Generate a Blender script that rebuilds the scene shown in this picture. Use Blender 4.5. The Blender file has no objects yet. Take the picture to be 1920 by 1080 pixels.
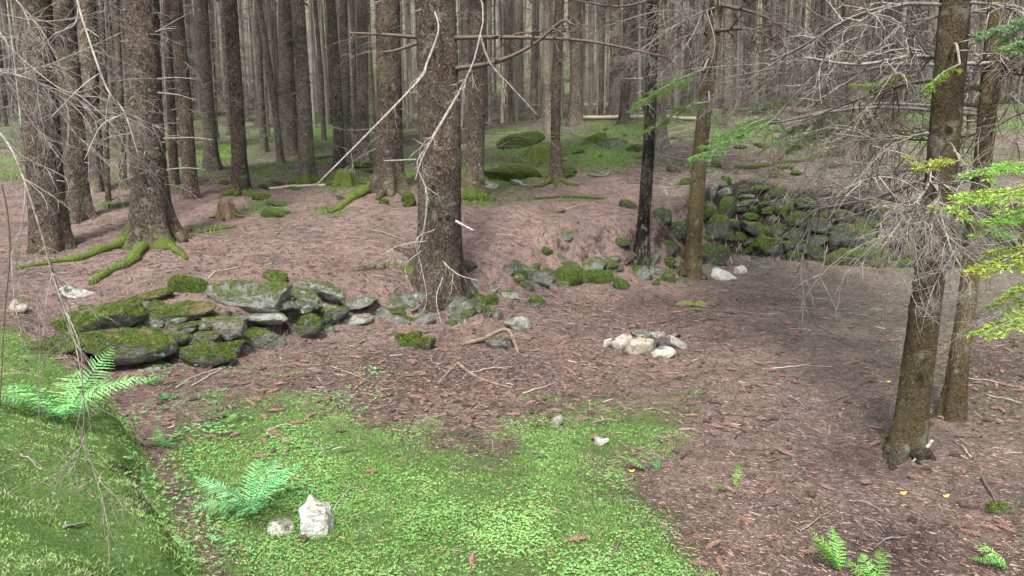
import bpy, bmesh, math, random
import numpy as np

# ------------------------------------------------------------------ camera, sky, sun, exposure
sc = bpy.context.scene
COL = sc.collection
FPX, PITCH, CAMZ = 1400.0, math.radians(9.4), 2.0
cam_d = bpy.data.cameras.new('camera'); cam = bpy.data.objects.new('camera', cam_d); COL.objects.link(cam)
cam.location = (0, 0, CAMZ); cam.rotation_euler = (math.pi/2-PITCH, 0, 0)
cam_d.sensor_width = 36; cam_d.lens = 36*FPX/1920; cam_d.clip_start = 0.05; cam_d.clip_end = 2000
sc.camera = cam
SUN_EL, SUN_AZ = math.radians(60), math.radians(190)      # azimuth clockwise from +Y: the sun stands behind the camera
w = bpy.data.worlds.new('World'); sc.world = w; w.use_nodes = True
nt = w.node_tree; nt.nodes.clear()
sky = nt.nodes.new('ShaderNodeTexSky'); sky.sky_type = 'NISHITA'; sky.sun_disc = False
sky.sun_elevation = SUN_EL; sky.sun_rotation = SUN_AZ; sky.air_density = 1.0; sky.dust_density = 4.0; sky.ozone_density = 0.6
hs = nt.nodes.new('ShaderNodeHueSaturation'); hs.inputs['Saturation'].default_value = .35      # thin overcast veil
bg = nt.nodes.new('ShaderNodeBackground'); bg.inputs[1].default_value = 0.15
wo = nt.nodes.new('ShaderNodeOutputWorld'); nt.links.new(sky.outputs[0], hs.inputs['Color']); nt.links.new(hs.outputs[0], bg.inputs[0]); nt.links.new(bg.outputs[0], wo.inputs[0])
sd_ = bpy.data.lights.new('sun', 'SUN'); sun = bpy.data.objects.new('sun', sd_); COL.objects.link(sun)
sd_.energy = 3.0; sd_.angle = math.radians(9); sd_.color = (1, .95, .87)
sun.rotation_euler = (math.pi/2-SUN_EL, 0, -SUN_AZ+math.pi)   # points from the sun to the scene
sc.view_settings.view_transform = 'Standard'; sc.view_settings.look = 'None'
sc.view_settings.exposure = 1.3; sc.view_settings.gamma = 1.0; sc.view_settings.use_curve_mapping = False
sc.cycles.use_denoising = True
sc.cycles.use_adaptive_sampling = True; sc.cycles.adaptive_threshold = .03; sc.cycles.max_bounces = 5; sc.cycles.diffuse_bounces = 4; sc.cycles.glossy_bounces = 2; sc.cycles.transmission_bounces = 3

rng = np.random.default_rng(7); random.seed(7)
CP, SP = math.cos(PITCH), math.sin(PITCH)

# ------------------------------------------------------------------ helpers
def ray(u, v):
    """direction with unit y for a photograph pixel; u, v arrays"""
    a = (np.asarray(u, float)-960)/FPX; b = (540-np.asarray(v, float))/FPX
    y = CP+b*SP; z = -SP+b*CP
    return a/y, z/y
def at(u, v, D):
    rx, rz = ray(u, v); return np.array([rx*D, D, CAMZ+rz*D])
def project(x, y, z):
    f = y*CP-(z-CAMZ)*SP; up = y*SP+(z-CAMZ)*CP
    f = np.where(f < .05, .05, f)
    return 960+FPX*x/f, 540-FPX*up/f
def _hash(i, j, k, s):
    n = (i*374761393+j*668265263+k*2147483647+s*974711) & 0xffffffff
    n = ((n ^ (n >> 13))*1274126177) & 0xffffffff
    return ((n ^ (n >> 16)) & 0xffff)/65535.0
def noise3(p, s=0):
    p = np.asarray(p, float); f = np.floor(p).astype(np.int64); t = p-f; t = t*t*(3-2*t)
    r = 0
    for a in (0, 1):
        for b in (0, 1):
            for c in (0, 1):
                wgt = (t[..., 0] if a else 1-t[..., 0])*(t[..., 1] if b else 1-t[..., 1])*(t[..., 2] if c else 1-t[..., 2])
                r = r+wgt*_hash(f[..., 0]+a, f[..., 1]+b, f[..., 2]+c, s)
    return r*2-1
def fbm(p, s=0, o=4):
    p = np.asarray(p, float); r = 0; a = .5
    for i in range(o):
        r = r+a*noise3(p*2**i, s+i); a *= .5
    return r
def sstep(a, b, x):
    t = np.clip((x-a)/(b-a), 0, 1); return t*t*(3-2*t)
def poly_sd(px, py, poly):
    """signed distance to a polygon (inside negative) and index of nearest edge"""
    P = np.asarray(poly, float); n = len(P)
    best = np.full(px.shape, 1e9); idx = np.zeros(px.shape, int); ins = np.zeros(px.shape, bool); tt = np.zeros(px.shape)
    for i in range(n):
        a, b = P[i], P[(i+1) % n]; e = b-a
        t = np.clip(((px-a[0])*e[0]+(py-a[1])*e[1])/(e@e+1e-12), 0, 1)
        d = np.hypot(px-a[0]-t*e[0], py-a[1]-t*e[1])
        m = d < best; best = np.where(m, d, best); idx = np.where(m, i, idx); tt = np.where(m, t, tt)
        c = ((a[1] > py) != (b[1] > py))
        xi = a[0]+(py-a[1])/(e[1] if abs(e[1]) > 1e-9 else 1e-9)*e[0]
        ins ^= c & (px < xi)
    return np.where(ins, -best, best), idx, tt

def mesh(name, V, T=None, Q=None, smooth=True, colors=None):
    V = np.ascontiguousarray(V, np.float32); T = np.zeros((0, 3), int) if T is None else np.asarray(T, int).reshape(-1, 3)
    Q = np.zeros((0, 4), int) if Q is None else np.asarray(Q, int).reshape(-1, 4)
    me = bpy.data.meshes.new(name); me.vertices.add(len(V)); me.vertices.foreach_set('co', V.ravel())
    loops = np.concatenate([T.ravel(), Q.ravel()]).astype(np.int32)
    starts = np.concatenate([np.arange(len(T))*3, len(T)*3+np.arange(len(Q))*4]).astype(np.int32)
    me.loops.add(len(loops)); me.loops.foreach_set('vertex_index', loops)
    me.polygons.add(len(starts)); me.polygons.foreach_set('loop_start', starts)
    me.polygons.foreach_set('use_smooth', np.full(len(starts), smooth))
    if colors is not None:
        at_ = me.color_attributes.new('Col', 'FLOAT_COLOR', 'POINT')
        c = np.ones((len(V), 4), np.float32); c[:, :3] = colors; at_.data.foreach_set('color', c.ravel())
    me.update(calc_edges=True); me.validate()
    return me
class MB:
    def __init__(s): s.V = []; s.T = []; s.Q = []; s.C = []; s.n = 0
    def add(s, V, T=None, Q=None, C=None):
        V = np.asarray(V, float).reshape(-1, 3); s.V.append(V)
        if T is not None and len(T): s.T.append(np.asarray(T, int).reshape(-1, 3)+s.n)
        if Q is not None and len(Q): s.Q.append(np.asarray(Q, int).reshape(-1, 4)+s.n)
        if C is not None: s.C.append(np.broadcast_to(np.asarray(C, float), (len(V), 3)))
        s.n += len(V)
    def tube(s, pts, rad, k=6, cap=True, C=None):
        P = np.asarray(pts, float); n = len(P); rad = np.broadcast_to(np.asarray(rad, float), (n,))
        t = np.gradient(P, axis=0); t /= np.linalg.norm(t, axis=1)[:, None]+1e-9
        ref = np.array([.13, .21, .97]) if abs(t[0, 2]) < .8 else np.array([.97, .2, .1])
        a = np.cross(t, ref); a /= np.linalg.norm(a, axis=1)[:, None]+1e-9; b = np.cross(t, a)
        th = np.arange(k)*2*math.pi/k
        V = P[:, None]+rad[:, None, None]*(np.cos(th)[None, :, None]*a[:, None]+np.sin(th)[None, :, None]*b[:, None])
        i = np.arange(n-1)[:, None]*k; j = np.arange(k)[None]; j2 = (j+1) % k
        Q = np.stack([i+j, i+j2, i+k+j2, i+k+j], -1).reshape(-1, 4)
        V = V.reshape(-1, 3); T = []
        if cap:
            V = np.vstack([V, P[0], P[-1]]); c0, c1 = n*k, n*k+1
            for q in range(k):
                T += [[c0, (q+1) % k, q], [c1, (n-1)*k+q, (n-1)*k+(q+1) % k]]
        s.add(V, T, Q, C)
    def build(s, name, smooth=True):
        return mesh(name, np.vstack(s.V), np.vstack(s.T) if s.T else None, np.vstack(s.Q) if s.Q else None, smooth,
                    np.vstack(s.C) if s.C else None)
def obj(name, me, mat, parent=None, loc=None, color=None, kind=None):
    o = bpy.data.objects.new(name, me); COL.objects.link(o)
    if me is not None and mat is not None and not me.materials: me.materials.append(mat)
    if parent is not None: o.parent = parent
    if loc is not None: o.location = loc
    if color is not None: o.color = color
    if kind: o['kind'] = kind
    return o
def tag(o, label, cat, group=None):
    o['label'] = label; o['category'] = cat
    if group: o['group'] = group
    return o
def empty(name, loc=(0, 0, 0)):
    o = bpy.data.objects.new(name, None); COL.objects.link(o); o.location = loc; o.empty_display_size = .1; return o
def smooth_path(P, n=24):
    """Catmull-Rom through control rows (any columns)"""
    P = np.asarray(P, float); P = np.vstack([2*P[0]-P[1], P, 2*P[-1]-P[-2]]); m = len(P)-3
    u = np.linspace(0, m-1e-6, n); i = u.astype(int); t = (u-i)[:, None]
    a, b, c, d = P[i], P[i+1], P[i+2], P[i+3]
    return .5*(2*b+(c-a)*t+(2*a-5*b+4*c-d)*t**2+(3*b-a-3*c+d)*t**3)

# ------------------------------------------------------------------ materials
class N:
    def __init__(s, name, rough=.9, spec=.25):
        s.m = bpy.data.materials.new(name); s.m.use_nodes = True; s.t = s.m.node_tree
        s.b = s.t.nodes['Principled BSDF']; s.b.inputs['Roughness'].default_value = rough
        s.b.inputs['Specular IOR Level'].default_value = spec
    def n(s, typ, **kw):
        x = s.t.nodes.new('ShaderNode'+typ)
        for k, v in kw.items(): setattr(x, k, v)
        return x
    def l(s, a, b): s.t.links.new(a, b)
    def setin(s, x, i, v):
        if hasattr(v, 'is_output') or isinstance(v, bpy.types.NodeSocket): s.l(v, x.inputs[i])
        else: x.inputs[i].default_value = v
    def math(s, op, a, b=0.0, clamp=False):
        x = s.n('Math', operation=op, use_clamp=clamp); s.setin(x, 0, a); s.setin(x, 1, b); return x.outputs[0]
    def noise(s, vec, scale, detail=4, rough=.6):
        x = s.n('TexNoise'); s.l(vec, x.inputs['Vector']); x.inputs['Scale'].default_value = scale
        x.inputs['Detail'].default_value = detail; x.inputs['Roughness'].default_value = rough; return x.outputs['Fac']
    def mix(s, f, a, b, blend='MIX'):
        x = s.n('Mix', data_type='RGBA', blend_type=blend); s.setin(x, 0, f)
        for i, v in ((6, a), (7, b)):
            if isinstance(v, tuple) and len(v) == 3: v = v+(1,)
            s.setin(x, i, v)
        return x.outputs[2]
    def ramp(s, f, *stops):
        x = s.n('ValToRGB'); s.l(f, x.inputs[0]); e = x.color_ramp.elements
        while len(e) < len(stops): e.new(.5)
        for el, (p, c) in zip(e, stops):
            el.position = p; el.color = (c+(1,)) if isinstance(c, tuple) else (c, c, c, 1)
        return x.outputs[0]
    def maprange(s, f, a, b, c=0.0, d=1.0):
        x = s.n('MapRange'); s.setin(x, 0, f)
        for i, v in zip((1, 2, 3, 4), (a, b, c, d)): s.setin(x, i, v)
        return x.outputs[0]
    def scale(s, vec, sx, sy, sz):
        x = s.n('Mapping'); s.l(vec, x.inputs[0]); x.inputs[3].default_value = (sx, sy, sz); return x.outputs[0]
    def bump(s, h, strength=.5, dist=.01):
        x = s.n('Bump'); s.l(h, x.inputs['Height']); x.inputs['Strength'].default_value = strength; x.inputs['Distance'].default_value = dist
        s.l(x.outputs[0], s.b.inputs['Normal']); return x
    def color(s, c): s.setin(s.b, 'Base Color', c)

MOSS_D, MOSS_M, MOSS_L = (.035, .062, .010), (.095, .172, .045), (.21, .335, .105)
RM_D, RM_M, RM_L = (.016, .028, .006), (.055, .085, .015), (.15, .20, .042)      # moss on stone and wood
def bark_material(name, dark, mid, light, sx=38, sz=24, mossy=.55, bumpd=.012, green=(.10, .11, .06)):
    g = N(name, .95, .15); tc = g.n('TexCoord'); oi = g.n('ObjectInfo')
    off = g.n('VectorMath', operation='ADD'); g.l(tc.outputs['Object'], off.inputs[0])
    cx = g.n('CombineXYZ'); g.l(g.math('MULTIPLY', oi.outputs['Random'], 30.0), cx.inputs[2]); g.l(cx.outputs[0], off.inputs[1])
    v = off.outputs[0]
    wv = g.n('TexNoise'); g.l(v, wv.inputs['Vector']); wv.inputs['Scale'].default_value = 14
    wm = g.n('VectorMath', operation='MULTIPLY_ADD'); g.l(wv.outputs['Color'], wm.inputs[0]); wm.inputs[1].default_value = (.08, .08, .08); g.l(v, wm.inputs[2])
    sv = g.scale(wm.outputs[0], sx*.72, sx*.72, sz*.85)
    e = g.n('TexVoronoi', feature='DISTANCE_TO_EDGE'); g.l(sv, e.inputs['Vector']); e.inputs['Scale'].default_value = 1
    c = g.n('TexVoronoi', feature='F1'); g.l(sv, c.inputs['Vector']); c.inputs['Scale'].default_value = 1
    edge = g.maprange(e.outputs['Distance'], .0, .16)
    sep = g.n('SeparateColor'); g.l(c.outputs['Color'], sep.inputs[0])
    fine = g.noise(v, 130, 4, .8); big = g.noise(v, 2.2, 3)
    flake = g.noise(g.scale(wm.outputs[0], sx*1.05, sx*1.05, sz*.85), 1, 3, .6)          # ragged flakes over the plate pattern
    fl = g.math('ADD', g.math('MULTIPLY', flake, .72), g.math('ADD', g.math('MULTIPLY', sep.outputs[0], .10), g.math('MULTIPLY', fine, .18)))
    body = g.ramp(fl, (.38, dark), (.475, mid), (.55, mid), (.66, light))
    body = g.mix(g.maprange(big, .4, .7), body, g.mix(.45, body, green))
    col = g.mix(g.math('MAXIMUM', edge, .3), dark, body)
    col = g.mix(1.0, col, g.ramp(g.noise(v, 1.1, 4), (.35, (.6, .6, .6)), (.65, (1.25, 1.2, 1.15))), 'MULTIPLY')
    col = g.mix(g.math('MULTIPLY', g.maprange(g.noise(v, 7, 6, .7), .56, .64), .5), col, (.20, .21, .17))          # lichen
    kn = g.n('TexVoronoi', feature='F1'); g.l(g.scale(wm.outputs[0], 5, 5, 3.4), kn.inputs['Vector']); kn.inputs['Scale'].default_value = 1      # dark scars of lost branches
    col = g.mix(g.maprange(kn.outputs['Distance'], .10, .17, .85, 0.0), col, (.014, .011, .009))
    osep = g.n('SeparateColor'); g.l(oi.outputs['Color'], osep.inputs[0])      # red: moss on the foot
    # moss on the foot of the trunk
    sx_ = g.n('SeparateXYZ'); g.l(tc.outputs['Object'], sx_.inputs[0])
    hm = g.maprange(sx_.outputs[2], .0, .55, 1.0, 0.0)
    mk = g.maprange(g.math('ADD', g.math('MULTIPLY', hm, g.math('MULTIPLY', osep.outputs[0], mossy)), g.math('MULTIPLY', g.noise(v, 5, 4), .9)), .78, .95)
    col = g.mix(mk, col, g.mix(fine, RM_D, RM_L))
    tone = g.n('HueSaturation'); g.l(col, tone.inputs['Color']); g.l(g.maprange(oi.outputs['Random'], 0, 1, .75, 1.25), tone.inputs['Value'])
    g.color(tone.outputs[0])
    g.bump(g.math('ADD', g.math('MULTIPLY', edge, .35), g.math('ADD', g.math('MULTIPLY', flake, 1.6), g.math('MULTIPLY', fine, .5))), 1.0, bumpd)
    return g.m
BARK = bark_material('spruce_bark', (.024, .019, .015), (.115, .088, .072), (.27, .225, .19))
BARK_GREY = bark_material('grey_spruce_bark', (.04, .033, .028), (.165, .139, .120), (.32, .285, .25))
BARK_YOUNG = bark_material('young_spruce_bark', (.034, .026, .015), (.098, .076, .044), (.17, .138, .088), 70, 60, .45, .006, (.09, .09, .04))
BARK_DARK = bark_material('dark_furrowed_bark', (.005, .0045, .004), (.014, .012, .011), (.20, .18, .16), 26, 7, .2, .03)

def rock_material():
    g = N('mossy_stone', .92, .2); tc = g.n('TexCoord'); oi = g.n('ObjectInfo'); geo = g.n('NewGeometry')
    off = g.n('VectorMath', operation='ADD'); g.l(tc.outputs['Object'], off.inputs[0]); cx = g.n('CombineXYZ')
    for i in range(3): g.l(g.math('MULTIPLY', oi.outputs['Random'], 17.0+9*i), cx.inputs[i])
    g.l(cx.outputs[0], off.inputs[1]); v = off.outputs[0]
    sep = g.n('SeparateColor'); g.l(oi.outputs['Color'], sep.inputs[0])          # red: moss cover, green: paleness, blue: warmth
    n1 = g.noise(v, 9, 6, .65); n2 = g.noise(v, 60, 4, .7); n3 = g.noise(v, 25, 3)
    base = g.ramp(n1, (.3, (.016, .017, .014)), (.5, (.06, .065, .053)), (.74, (.19, .205, .172)))
    pale = g.ramp(n1, (.2, (.24, .235, .21)), (.5, (.42, .42, .385)), (.75, (.60, .60, .56)))
    col = g.mix(sep.outputs[1], base, pale)
    col = g.mix(g.math('MULTIPLY', sep.outputs[2], .8), col, g.mix(1.0, col, (1.0, .78, .66), 'MULTIPLY'))
    col = g.mix(g.maprange(n2, .5, .66), col, g.mix(.6, col, (.03, .03, .027)))
    lich = g.maprange(g.noise(v, 14, 3, .5), .6, .66); col = g.mix(g.math('MULTIPLY', lich, .4), col, (.36, .42, .34))
    nz = g.n('SeparateXYZ'); g.l(geo.outputs['Normal'], nz.inputs[0])
    f = g.math('ADD', g.math('MULTIPLY', nz.outputs[2], .30), g.math('ADD', g.math('MULTIPLY', n1, .9), g.math('MULTIPLY', n3, .25)))
    f = g.math('ADD', f, g.math('MULTIPLY', sep.outputs[0], .62))
    mk = g.maprange(f, .84, 1.02)
    moss = g.ramp(g.math('ADD', g.math('MULTIPLY', n2, .6), g.math('MULTIPLY', n3, .4)), (.36, RM_D), (.5, RM_M), (.66, RM_L))
    # fallen needles caught on flat tops
    nd = g.math('MULTIPLY', g.maprange(nz.outputs[2], .6, .9), g.maprange(g.noise(v, 6, 3), .52, .6))
    col = g.mix(mk, col, moss); col = g.mix(g.math('MULTIPLY', nd, g.maprange(sep.outputs[1], .4, .6, .8, 0.0)), col, g.mix(n2, (.10, .06, .045), (.30, .19, .15)))
    g.color(col)
    g.bump(g.math('ADD', g.math('MULTIPLY', n1, 1.0), g.math('ADD', g.math('MULTIPLY', n2, .35), g.math('MULTIPLY', mk, g.math('ADD', .3, g.math('MULTIPLY', g.noise(v, 75, 3), 1.6))))), 1.0, .03)
    return g.m
ROCK = rock_material()

def ground_material():
    g = N('needle_litter', .95, .1); tc = g.n('TexCoord'); v = tc.outputs['Object']
    a = g.n('Attribute', attribute_name='Col'); sp = g.n('SeparateColor'); g.l(a.outputs['Color'], sp.inputs[0])   # red: moss, green: debris
    n1 = g.noise(v, 1.3, 5); n2 = g.noise(v, 26, 5, .7); n3 = g.noise(v, 150, 4, .85); n4 = g.noise(v, 62, 5, .85)
    s1 = g.noise(g.scale(v, 50, 300, 90), 1, 3, .8); s2 = g.noise(g.scale(v, 300, 55, 90), 1, 3, .8)      # needles lying every way
    need = g.math('MAXIMUM', s1, s2)
    mixn = g.math('ADD', g.math('MULTIPLY', need, .06), g.math('ADD', g.math('MULTIPLY', n4, .42), g.math('MULTIPLY', n3, .52)))
    lit = g.ramp(mixn, (.38, (.040, .027, .023)), (.465, (.146, .102, .090)), (.525, (.212, .152, .137)), (.63, (.40, .305, .282)))
    n5 = g.noise(v, 9, 7, .75); lit = g.mix(1.0, lit, g.ramp(n5, (.36, (.55, .52, .52)), (.5, (.98, .98, .98)), (.64, (1.22, 1.2, 1.2))), 'MULTIPLY')
    lit = g.mix(g.maprange(n1, .42, .62), lit, g.mix(1.0, lit, (.72, .76, .76), 'MULTIPLY'))
    lit = g.mix(sp.outputs[2], lit, g.mix(1.0, lit, (.80, .98, .88), 'MULTIPLY'))
    deb = g.maprange(g.math('ADD', n2, g.math('MULTIPLY', sp.outputs[1], .13)), .56, .66)
    lit = g.mix(g.math('MULTIPLY', deb, .8), lit, (.040, .027, .022))
    moss = g.ramp(g.math('ADD', g.math('MULTIPLY', n3, .5), g.math('MULTIPLY', n4, .5)), (.38, MOSS_D), (.5, MOSS_M), (.64, MOSS_L))
    mf = g.math('ADD', sp.outputs[0], g.math('ADD', g.math('MULTIPLY', g.math('SUBTRACT', n4, .5), 1.5), g.math('MULTIPLY', g.math('SUBTRACT', g.noise(v, 5, 5), .5), 1.3)))
    mk = g.maprange(mf, .30, .85)
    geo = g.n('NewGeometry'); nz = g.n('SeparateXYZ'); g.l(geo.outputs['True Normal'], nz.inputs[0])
    shaded_soil = g.mix(n4, (.010, .008, .006), (.050, .036, .029))                      # bare earth on steep faces, darkened to paint shade into the wall gaps
    lit = g.mix(g.maprange(g.math('ADD', nz.outputs[2], g.math('MULTIPLY', g.math('SUBTRACT', n2, .5), .25)), .34, .50), shaded_soil, lit)
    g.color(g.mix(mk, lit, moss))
    g.bump(g.math('ADD', g.math('ADD', n2, g.math('ADD', g.math('MULTIPLY', need, .6), g.math('MULTIPLY', n4, .8))), g.math('MULTIPLY', g.math('MULTIPLY', mk, n3), .8)), 1.0, .022)
    return g.m
GROUND = ground_material()

def simple(name, c1, c2, scale=30, rough=.9, bump=.4, stretch=None, dist=.005):
    g = N(name, rough, .2); tc = g.n('TexCoord'); v = tc.outputs['Object']
    if stretch: v = g.scale(v, *stretch)
    f = g.noise(v, scale, 5, .65); g.color(g.ramp(f, (.33, c1), (.67, c2))); g.bump(f, bump, dist); return g.m
def tinted(name, transl=.0, rough=.8):
    g = N(name, rough, .2); a = g.n('Attribute', attribute_name='Col'); g.color(a.outputs['Color'])
    if transl:
        tr = g.n('BsdfTranslucent'); g.l(a.outputs['Color'], tr.inputs[0]); mx = g.n('MixShader'); mx.inputs[0].default_value = transl
        out = g.t.nodes['Material Output']; g.l(g.b.outputs[0], mx.inputs[1]); g.l(tr.outputs[0], mx.inputs[2]); g.l(mx.outputs[0], out.inputs[0])
    return g.m
LEAF = tinted('green_leaf', .35); LITTER = tinted('litter', 0, .9)
TWIG_GREY = simple('dead_grey_twig', (.085, .076, .064), (.27, .25, .22), 40)
TWIG_PALE = simple('bleached_twig', (.13, .115, .095), (.36, .335, .295), 30)
BROWNWOOD = simple('brown_weathered_wood', (.075, .055, .043), (.21, .16, .125), 14, .9, .6)
TWIG_BROWN = simple('brown_twig', (.055, .042, .032), (.14, .11, .085), 40)
MOSSMAT = simple('moss', (.018, .032, .006), (.15, .20, .04), 55, .95, 1.0, None, .03)
ROOTMAT = bark_material('mossy_root', (.03, .022, .018), (.11, .082, .066), (.24, .2, .16), 40, 40, .85)
WOOD = simple('broken_wood', (.06, .04, .027), (.23, .165, .11), 12, .9, .8, (6, 6, 1))
LOGMAT = simple('weathered_log', (.16, .13, .10), (.46, .42, .36), 8, .9, .6, (1, 8, 8))
CHAR = simple('charcoal', (.006, .006, .006), (.04, .038, .036), 30)
ASH = simple('ash', (.012, .011, .010), (.09, .08, .075), 25, .95, .8)
CONEMAT = simple('cone_scales', (.055, .034, .026), (.24, .15, .118), 90, .8, .9)
CONEDARK = simple('old_cone_scales', (.025, .016, .013), (.10, .065, .05), 90, .85, .9)
YLEAF = simple('yellow_leaf', (.45, .33, .04), (.65, .5, .08), 20)

# ------------------------------------------------------------------ terrain
# upper surface: thin-plate surface through points (pixel, distance) read off the photograph
UP = [(-60, 1080, 2.4), (330, 1080, 2.98), (0, 800, 3.95), (215, 800, 4.8), (110, 610, 7.1), (0, 605, 6.7)]
CTRL = [tuple(at(*p)) for p in UP]
CTRL += [(0, 0, .4), (-3, 0, .65), (3, 0, .2), (-6, 4, .85), (-8, 7, .8), (-12, 3, 1.0)]
for p in [(100, 570, 7.9), (250, 545, 8.3), (430, 515, 8.9), (600, 520, 9.1), (820, 530, 9.7), (290, 455, 10.6), (92, 467, 10.4), (-200, 470, 10.5),
          (355, 372, 14), (450, 360, 15), (574, 338, 17.5), (727, 358, 14.5), (890, 368, 13.5), (1050, 405, 12.6), (1043, 340, 15.6), (600, 420, 11.8), (780, 440, 11.4),
          (1078, 232, 29), (543, 290, 26), (607, 262, 32), (397, 320, 19.5), (178, 355, 15), (1235, 278, 20), (1605, 240, 22), (1450, 335, 15.4), (1620, 352, 15.3),
          (1800, 350, 15.3), (2100, 350, 15.3), (1280, 352, 14.7), (1190, 405, 13.1), (1690, 205, 28), (1154, 213, 34), (1365, 242, 23), (1900, 200, 27), (2300, 260, 20)]:
    CTRL.append(tuple(at(*p)))
for x in (-60, -25, 0, 25, 60):
    CTRL += [(x, 45, 3.9+(.9 if x > 0 else 0)), (x*1.4, 75, 8.2), (x*2.2, 120, 19), (x*4, 220, 46)]
CTRL = np.array(CTRL)
def _phi(r2): return np.where(r2 > 1e-12, .5*r2*np.log(r2+1e-12), 0)
_c = CTRL[:, :2]; _n = len(_c)
_K = _phi(((_c[:, None]-_c[None])**2).sum(-1))+np.eye(_n)*.25
_Pm = np.hstack([np.ones((_n, 1)), _c]); _A = np.block([[_K, _Pm], [_Pm.T, np.zeros((3, 3))]])
_W = np.linalg.solve(_A, np.concatenate([CTRL[:, 2], np.zeros(3)]))
def upper(X, Y):
    r = _W[_n]+_W[_n+1]*X+_W[_n+2]*Y
    for k in range(_n): r = r+_W[k]*_phi((X-_c[k, 0])**2+(Y-_c[k, 1])**2)
    return r
def floor_pt(u, v):
    rx, rz = ray(u, v); D = -CAMZ/rz; return (float(rx*D), float(D))
# foot line of the walls and banks around the hollow: pixel on the floor, width of the rise
FOOT = [(560, 1500, .8), (402, 1080, .30), (318, 950, .30), (248, 820, .30), (212, 740, .28), (165, 692, .25), (280, 690, .22), (390, 686, .22), (450, 668, .25), (600, 640, .3), (680, 628, .5), (770, 624, .55),
        (880, 612, .6), (960, 596, .9), (1060, 556, .9), (1170, 546, .9), (1260, 532, .8), (1330, 516, .7), (1400, 499, .6), (1490, 506, .5), (1600, 508, .45), (1720, 510, .45), (1960, 514, .5), (2300, 524, .6)]
PIT = [floor_pt(u, v) for u, v, _ in FOOT]; PW = [q for _, _, q in FOOT]
PIT += [(24, 12), (24, -6), (2.5, -6), (1.2, -1.0), (-.2, 1.0)]; PW += [1.5, 3, 3, 1.2, .9]
PW = np.array(PW)
def terrain(X, Y):
    sd, i, t = poly_sd(X, Y, PIT)
    wd = PW[i]*(1-t)+PW[(i+1) % len(PW)]*t
    P3 = np.stack([X, Y, 0*X], -1)
    sd = sd+(.16*fbm(P3*1.6, 3)+.05*fbm(P3*6, 8))*np.minimum(1, np.hypot(X, Y)/4)
    U = upper(X, Y)+(.14*fbm(P3*.55, 11)+.10*fbm(P3*1.5, 13)*sstep(12, 16, Y))*sstep(8, 14, Y)+.035*fbm(P3*2.3, 12)
    F = .035*fbm(P3*.8, 21)+.02*fbm(P3*3, 22)+.16*np.exp(-np.maximum(-sd, 0)/.45)*sstep(7, 9, Y)*sstep(0, .3, wd-.15)
    z = F+(U-F)*sstep(0, 1, sd/wd)
    bank = sstep(-.8, -1.6, X)*sstep(7.6, 6.8, Y)*sstep(.1, .3, z)
    return z+.010*fbm(P3*11, 31)*sstep(40, 10, Y)+bank*(.06*fbm(P3*3.5, 33)+.035*fbm(P3*13, 34))
def axis(lo, hi, step, far_lo, far_hi, grow=1.11):
    a = list(np.arange(lo, hi+1e-6, step)); s = step
    while a[-1] < far_hi: s *= grow; a.append(a[-1]+s)
    s = step
    while a[0] > far_lo: s *= grow; a.insert(0, a[0]-s)
    return np.array(a)
GX, GY = axis(-6.2, 9, .04, -260, 260), axis(1.4, 16.5, .04, -40, 330, 1.06)
_X, _Y = np.meshgrid(GX, GY); GZ = terrain(_X, _Y)
def H(x, y):
    x = np.asarray(x, float); y = np.asarray(y, float)
    i = np.clip(np.searchsorted(GX, x)-1, 0, len(GX)-2); j = np.clip(np.searchsorted(GY, y)-1, 0, len(GY)-2)
    a = (x-GX[i])/(GX[i+1]-GX[i]); b = (y-GY[j])/(GY[j+1]-GY[j])
    return GZ[j, i]*(1-a)*(1-b)+GZ[j, i+1]*a*(1-b)+GZ[j+1, i]*(1-a)*b+GZ[j+1, i+1]*a*b
_DS = np.concatenate([np.arange(1.3, 18, .02), np.arange(18, 60, .08), np.arange(60, 200, .5)])
def hit(u, v):
    """first ground point seen through a pixel"""
    rx, rz = ray(u, v); d = CAMZ+rz*_DS-H(rx*_DS, _DS); k = np.argmax(d < 0)
    if d[k] >= 0: k = len(_DS)-1
    D = _DS[k]; return np.array([rx*D, D, float(H(rx*D, D))])
def hits(U, Vv):
    U = np.asarray(U, float); out = np.zeros((len(U), 3))
    for s in range(0, len(U), 500):
        rx, rz = ray(U[s:s+500], Vv[s:s+500]); X = rx[:, None]*_DS; d = CAMZ+rz[:, None]*_DS-H(X, np.broadcast_to(_DS, X.shape))
        k = np.argmax(d < 0, 1); D = _DS[k]; out[s:s+500, 0] = rx*D; out[s:s+500, 1] = D
    out[:, 2] = H(out[:, 0], out[:, 1]); return out
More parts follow.
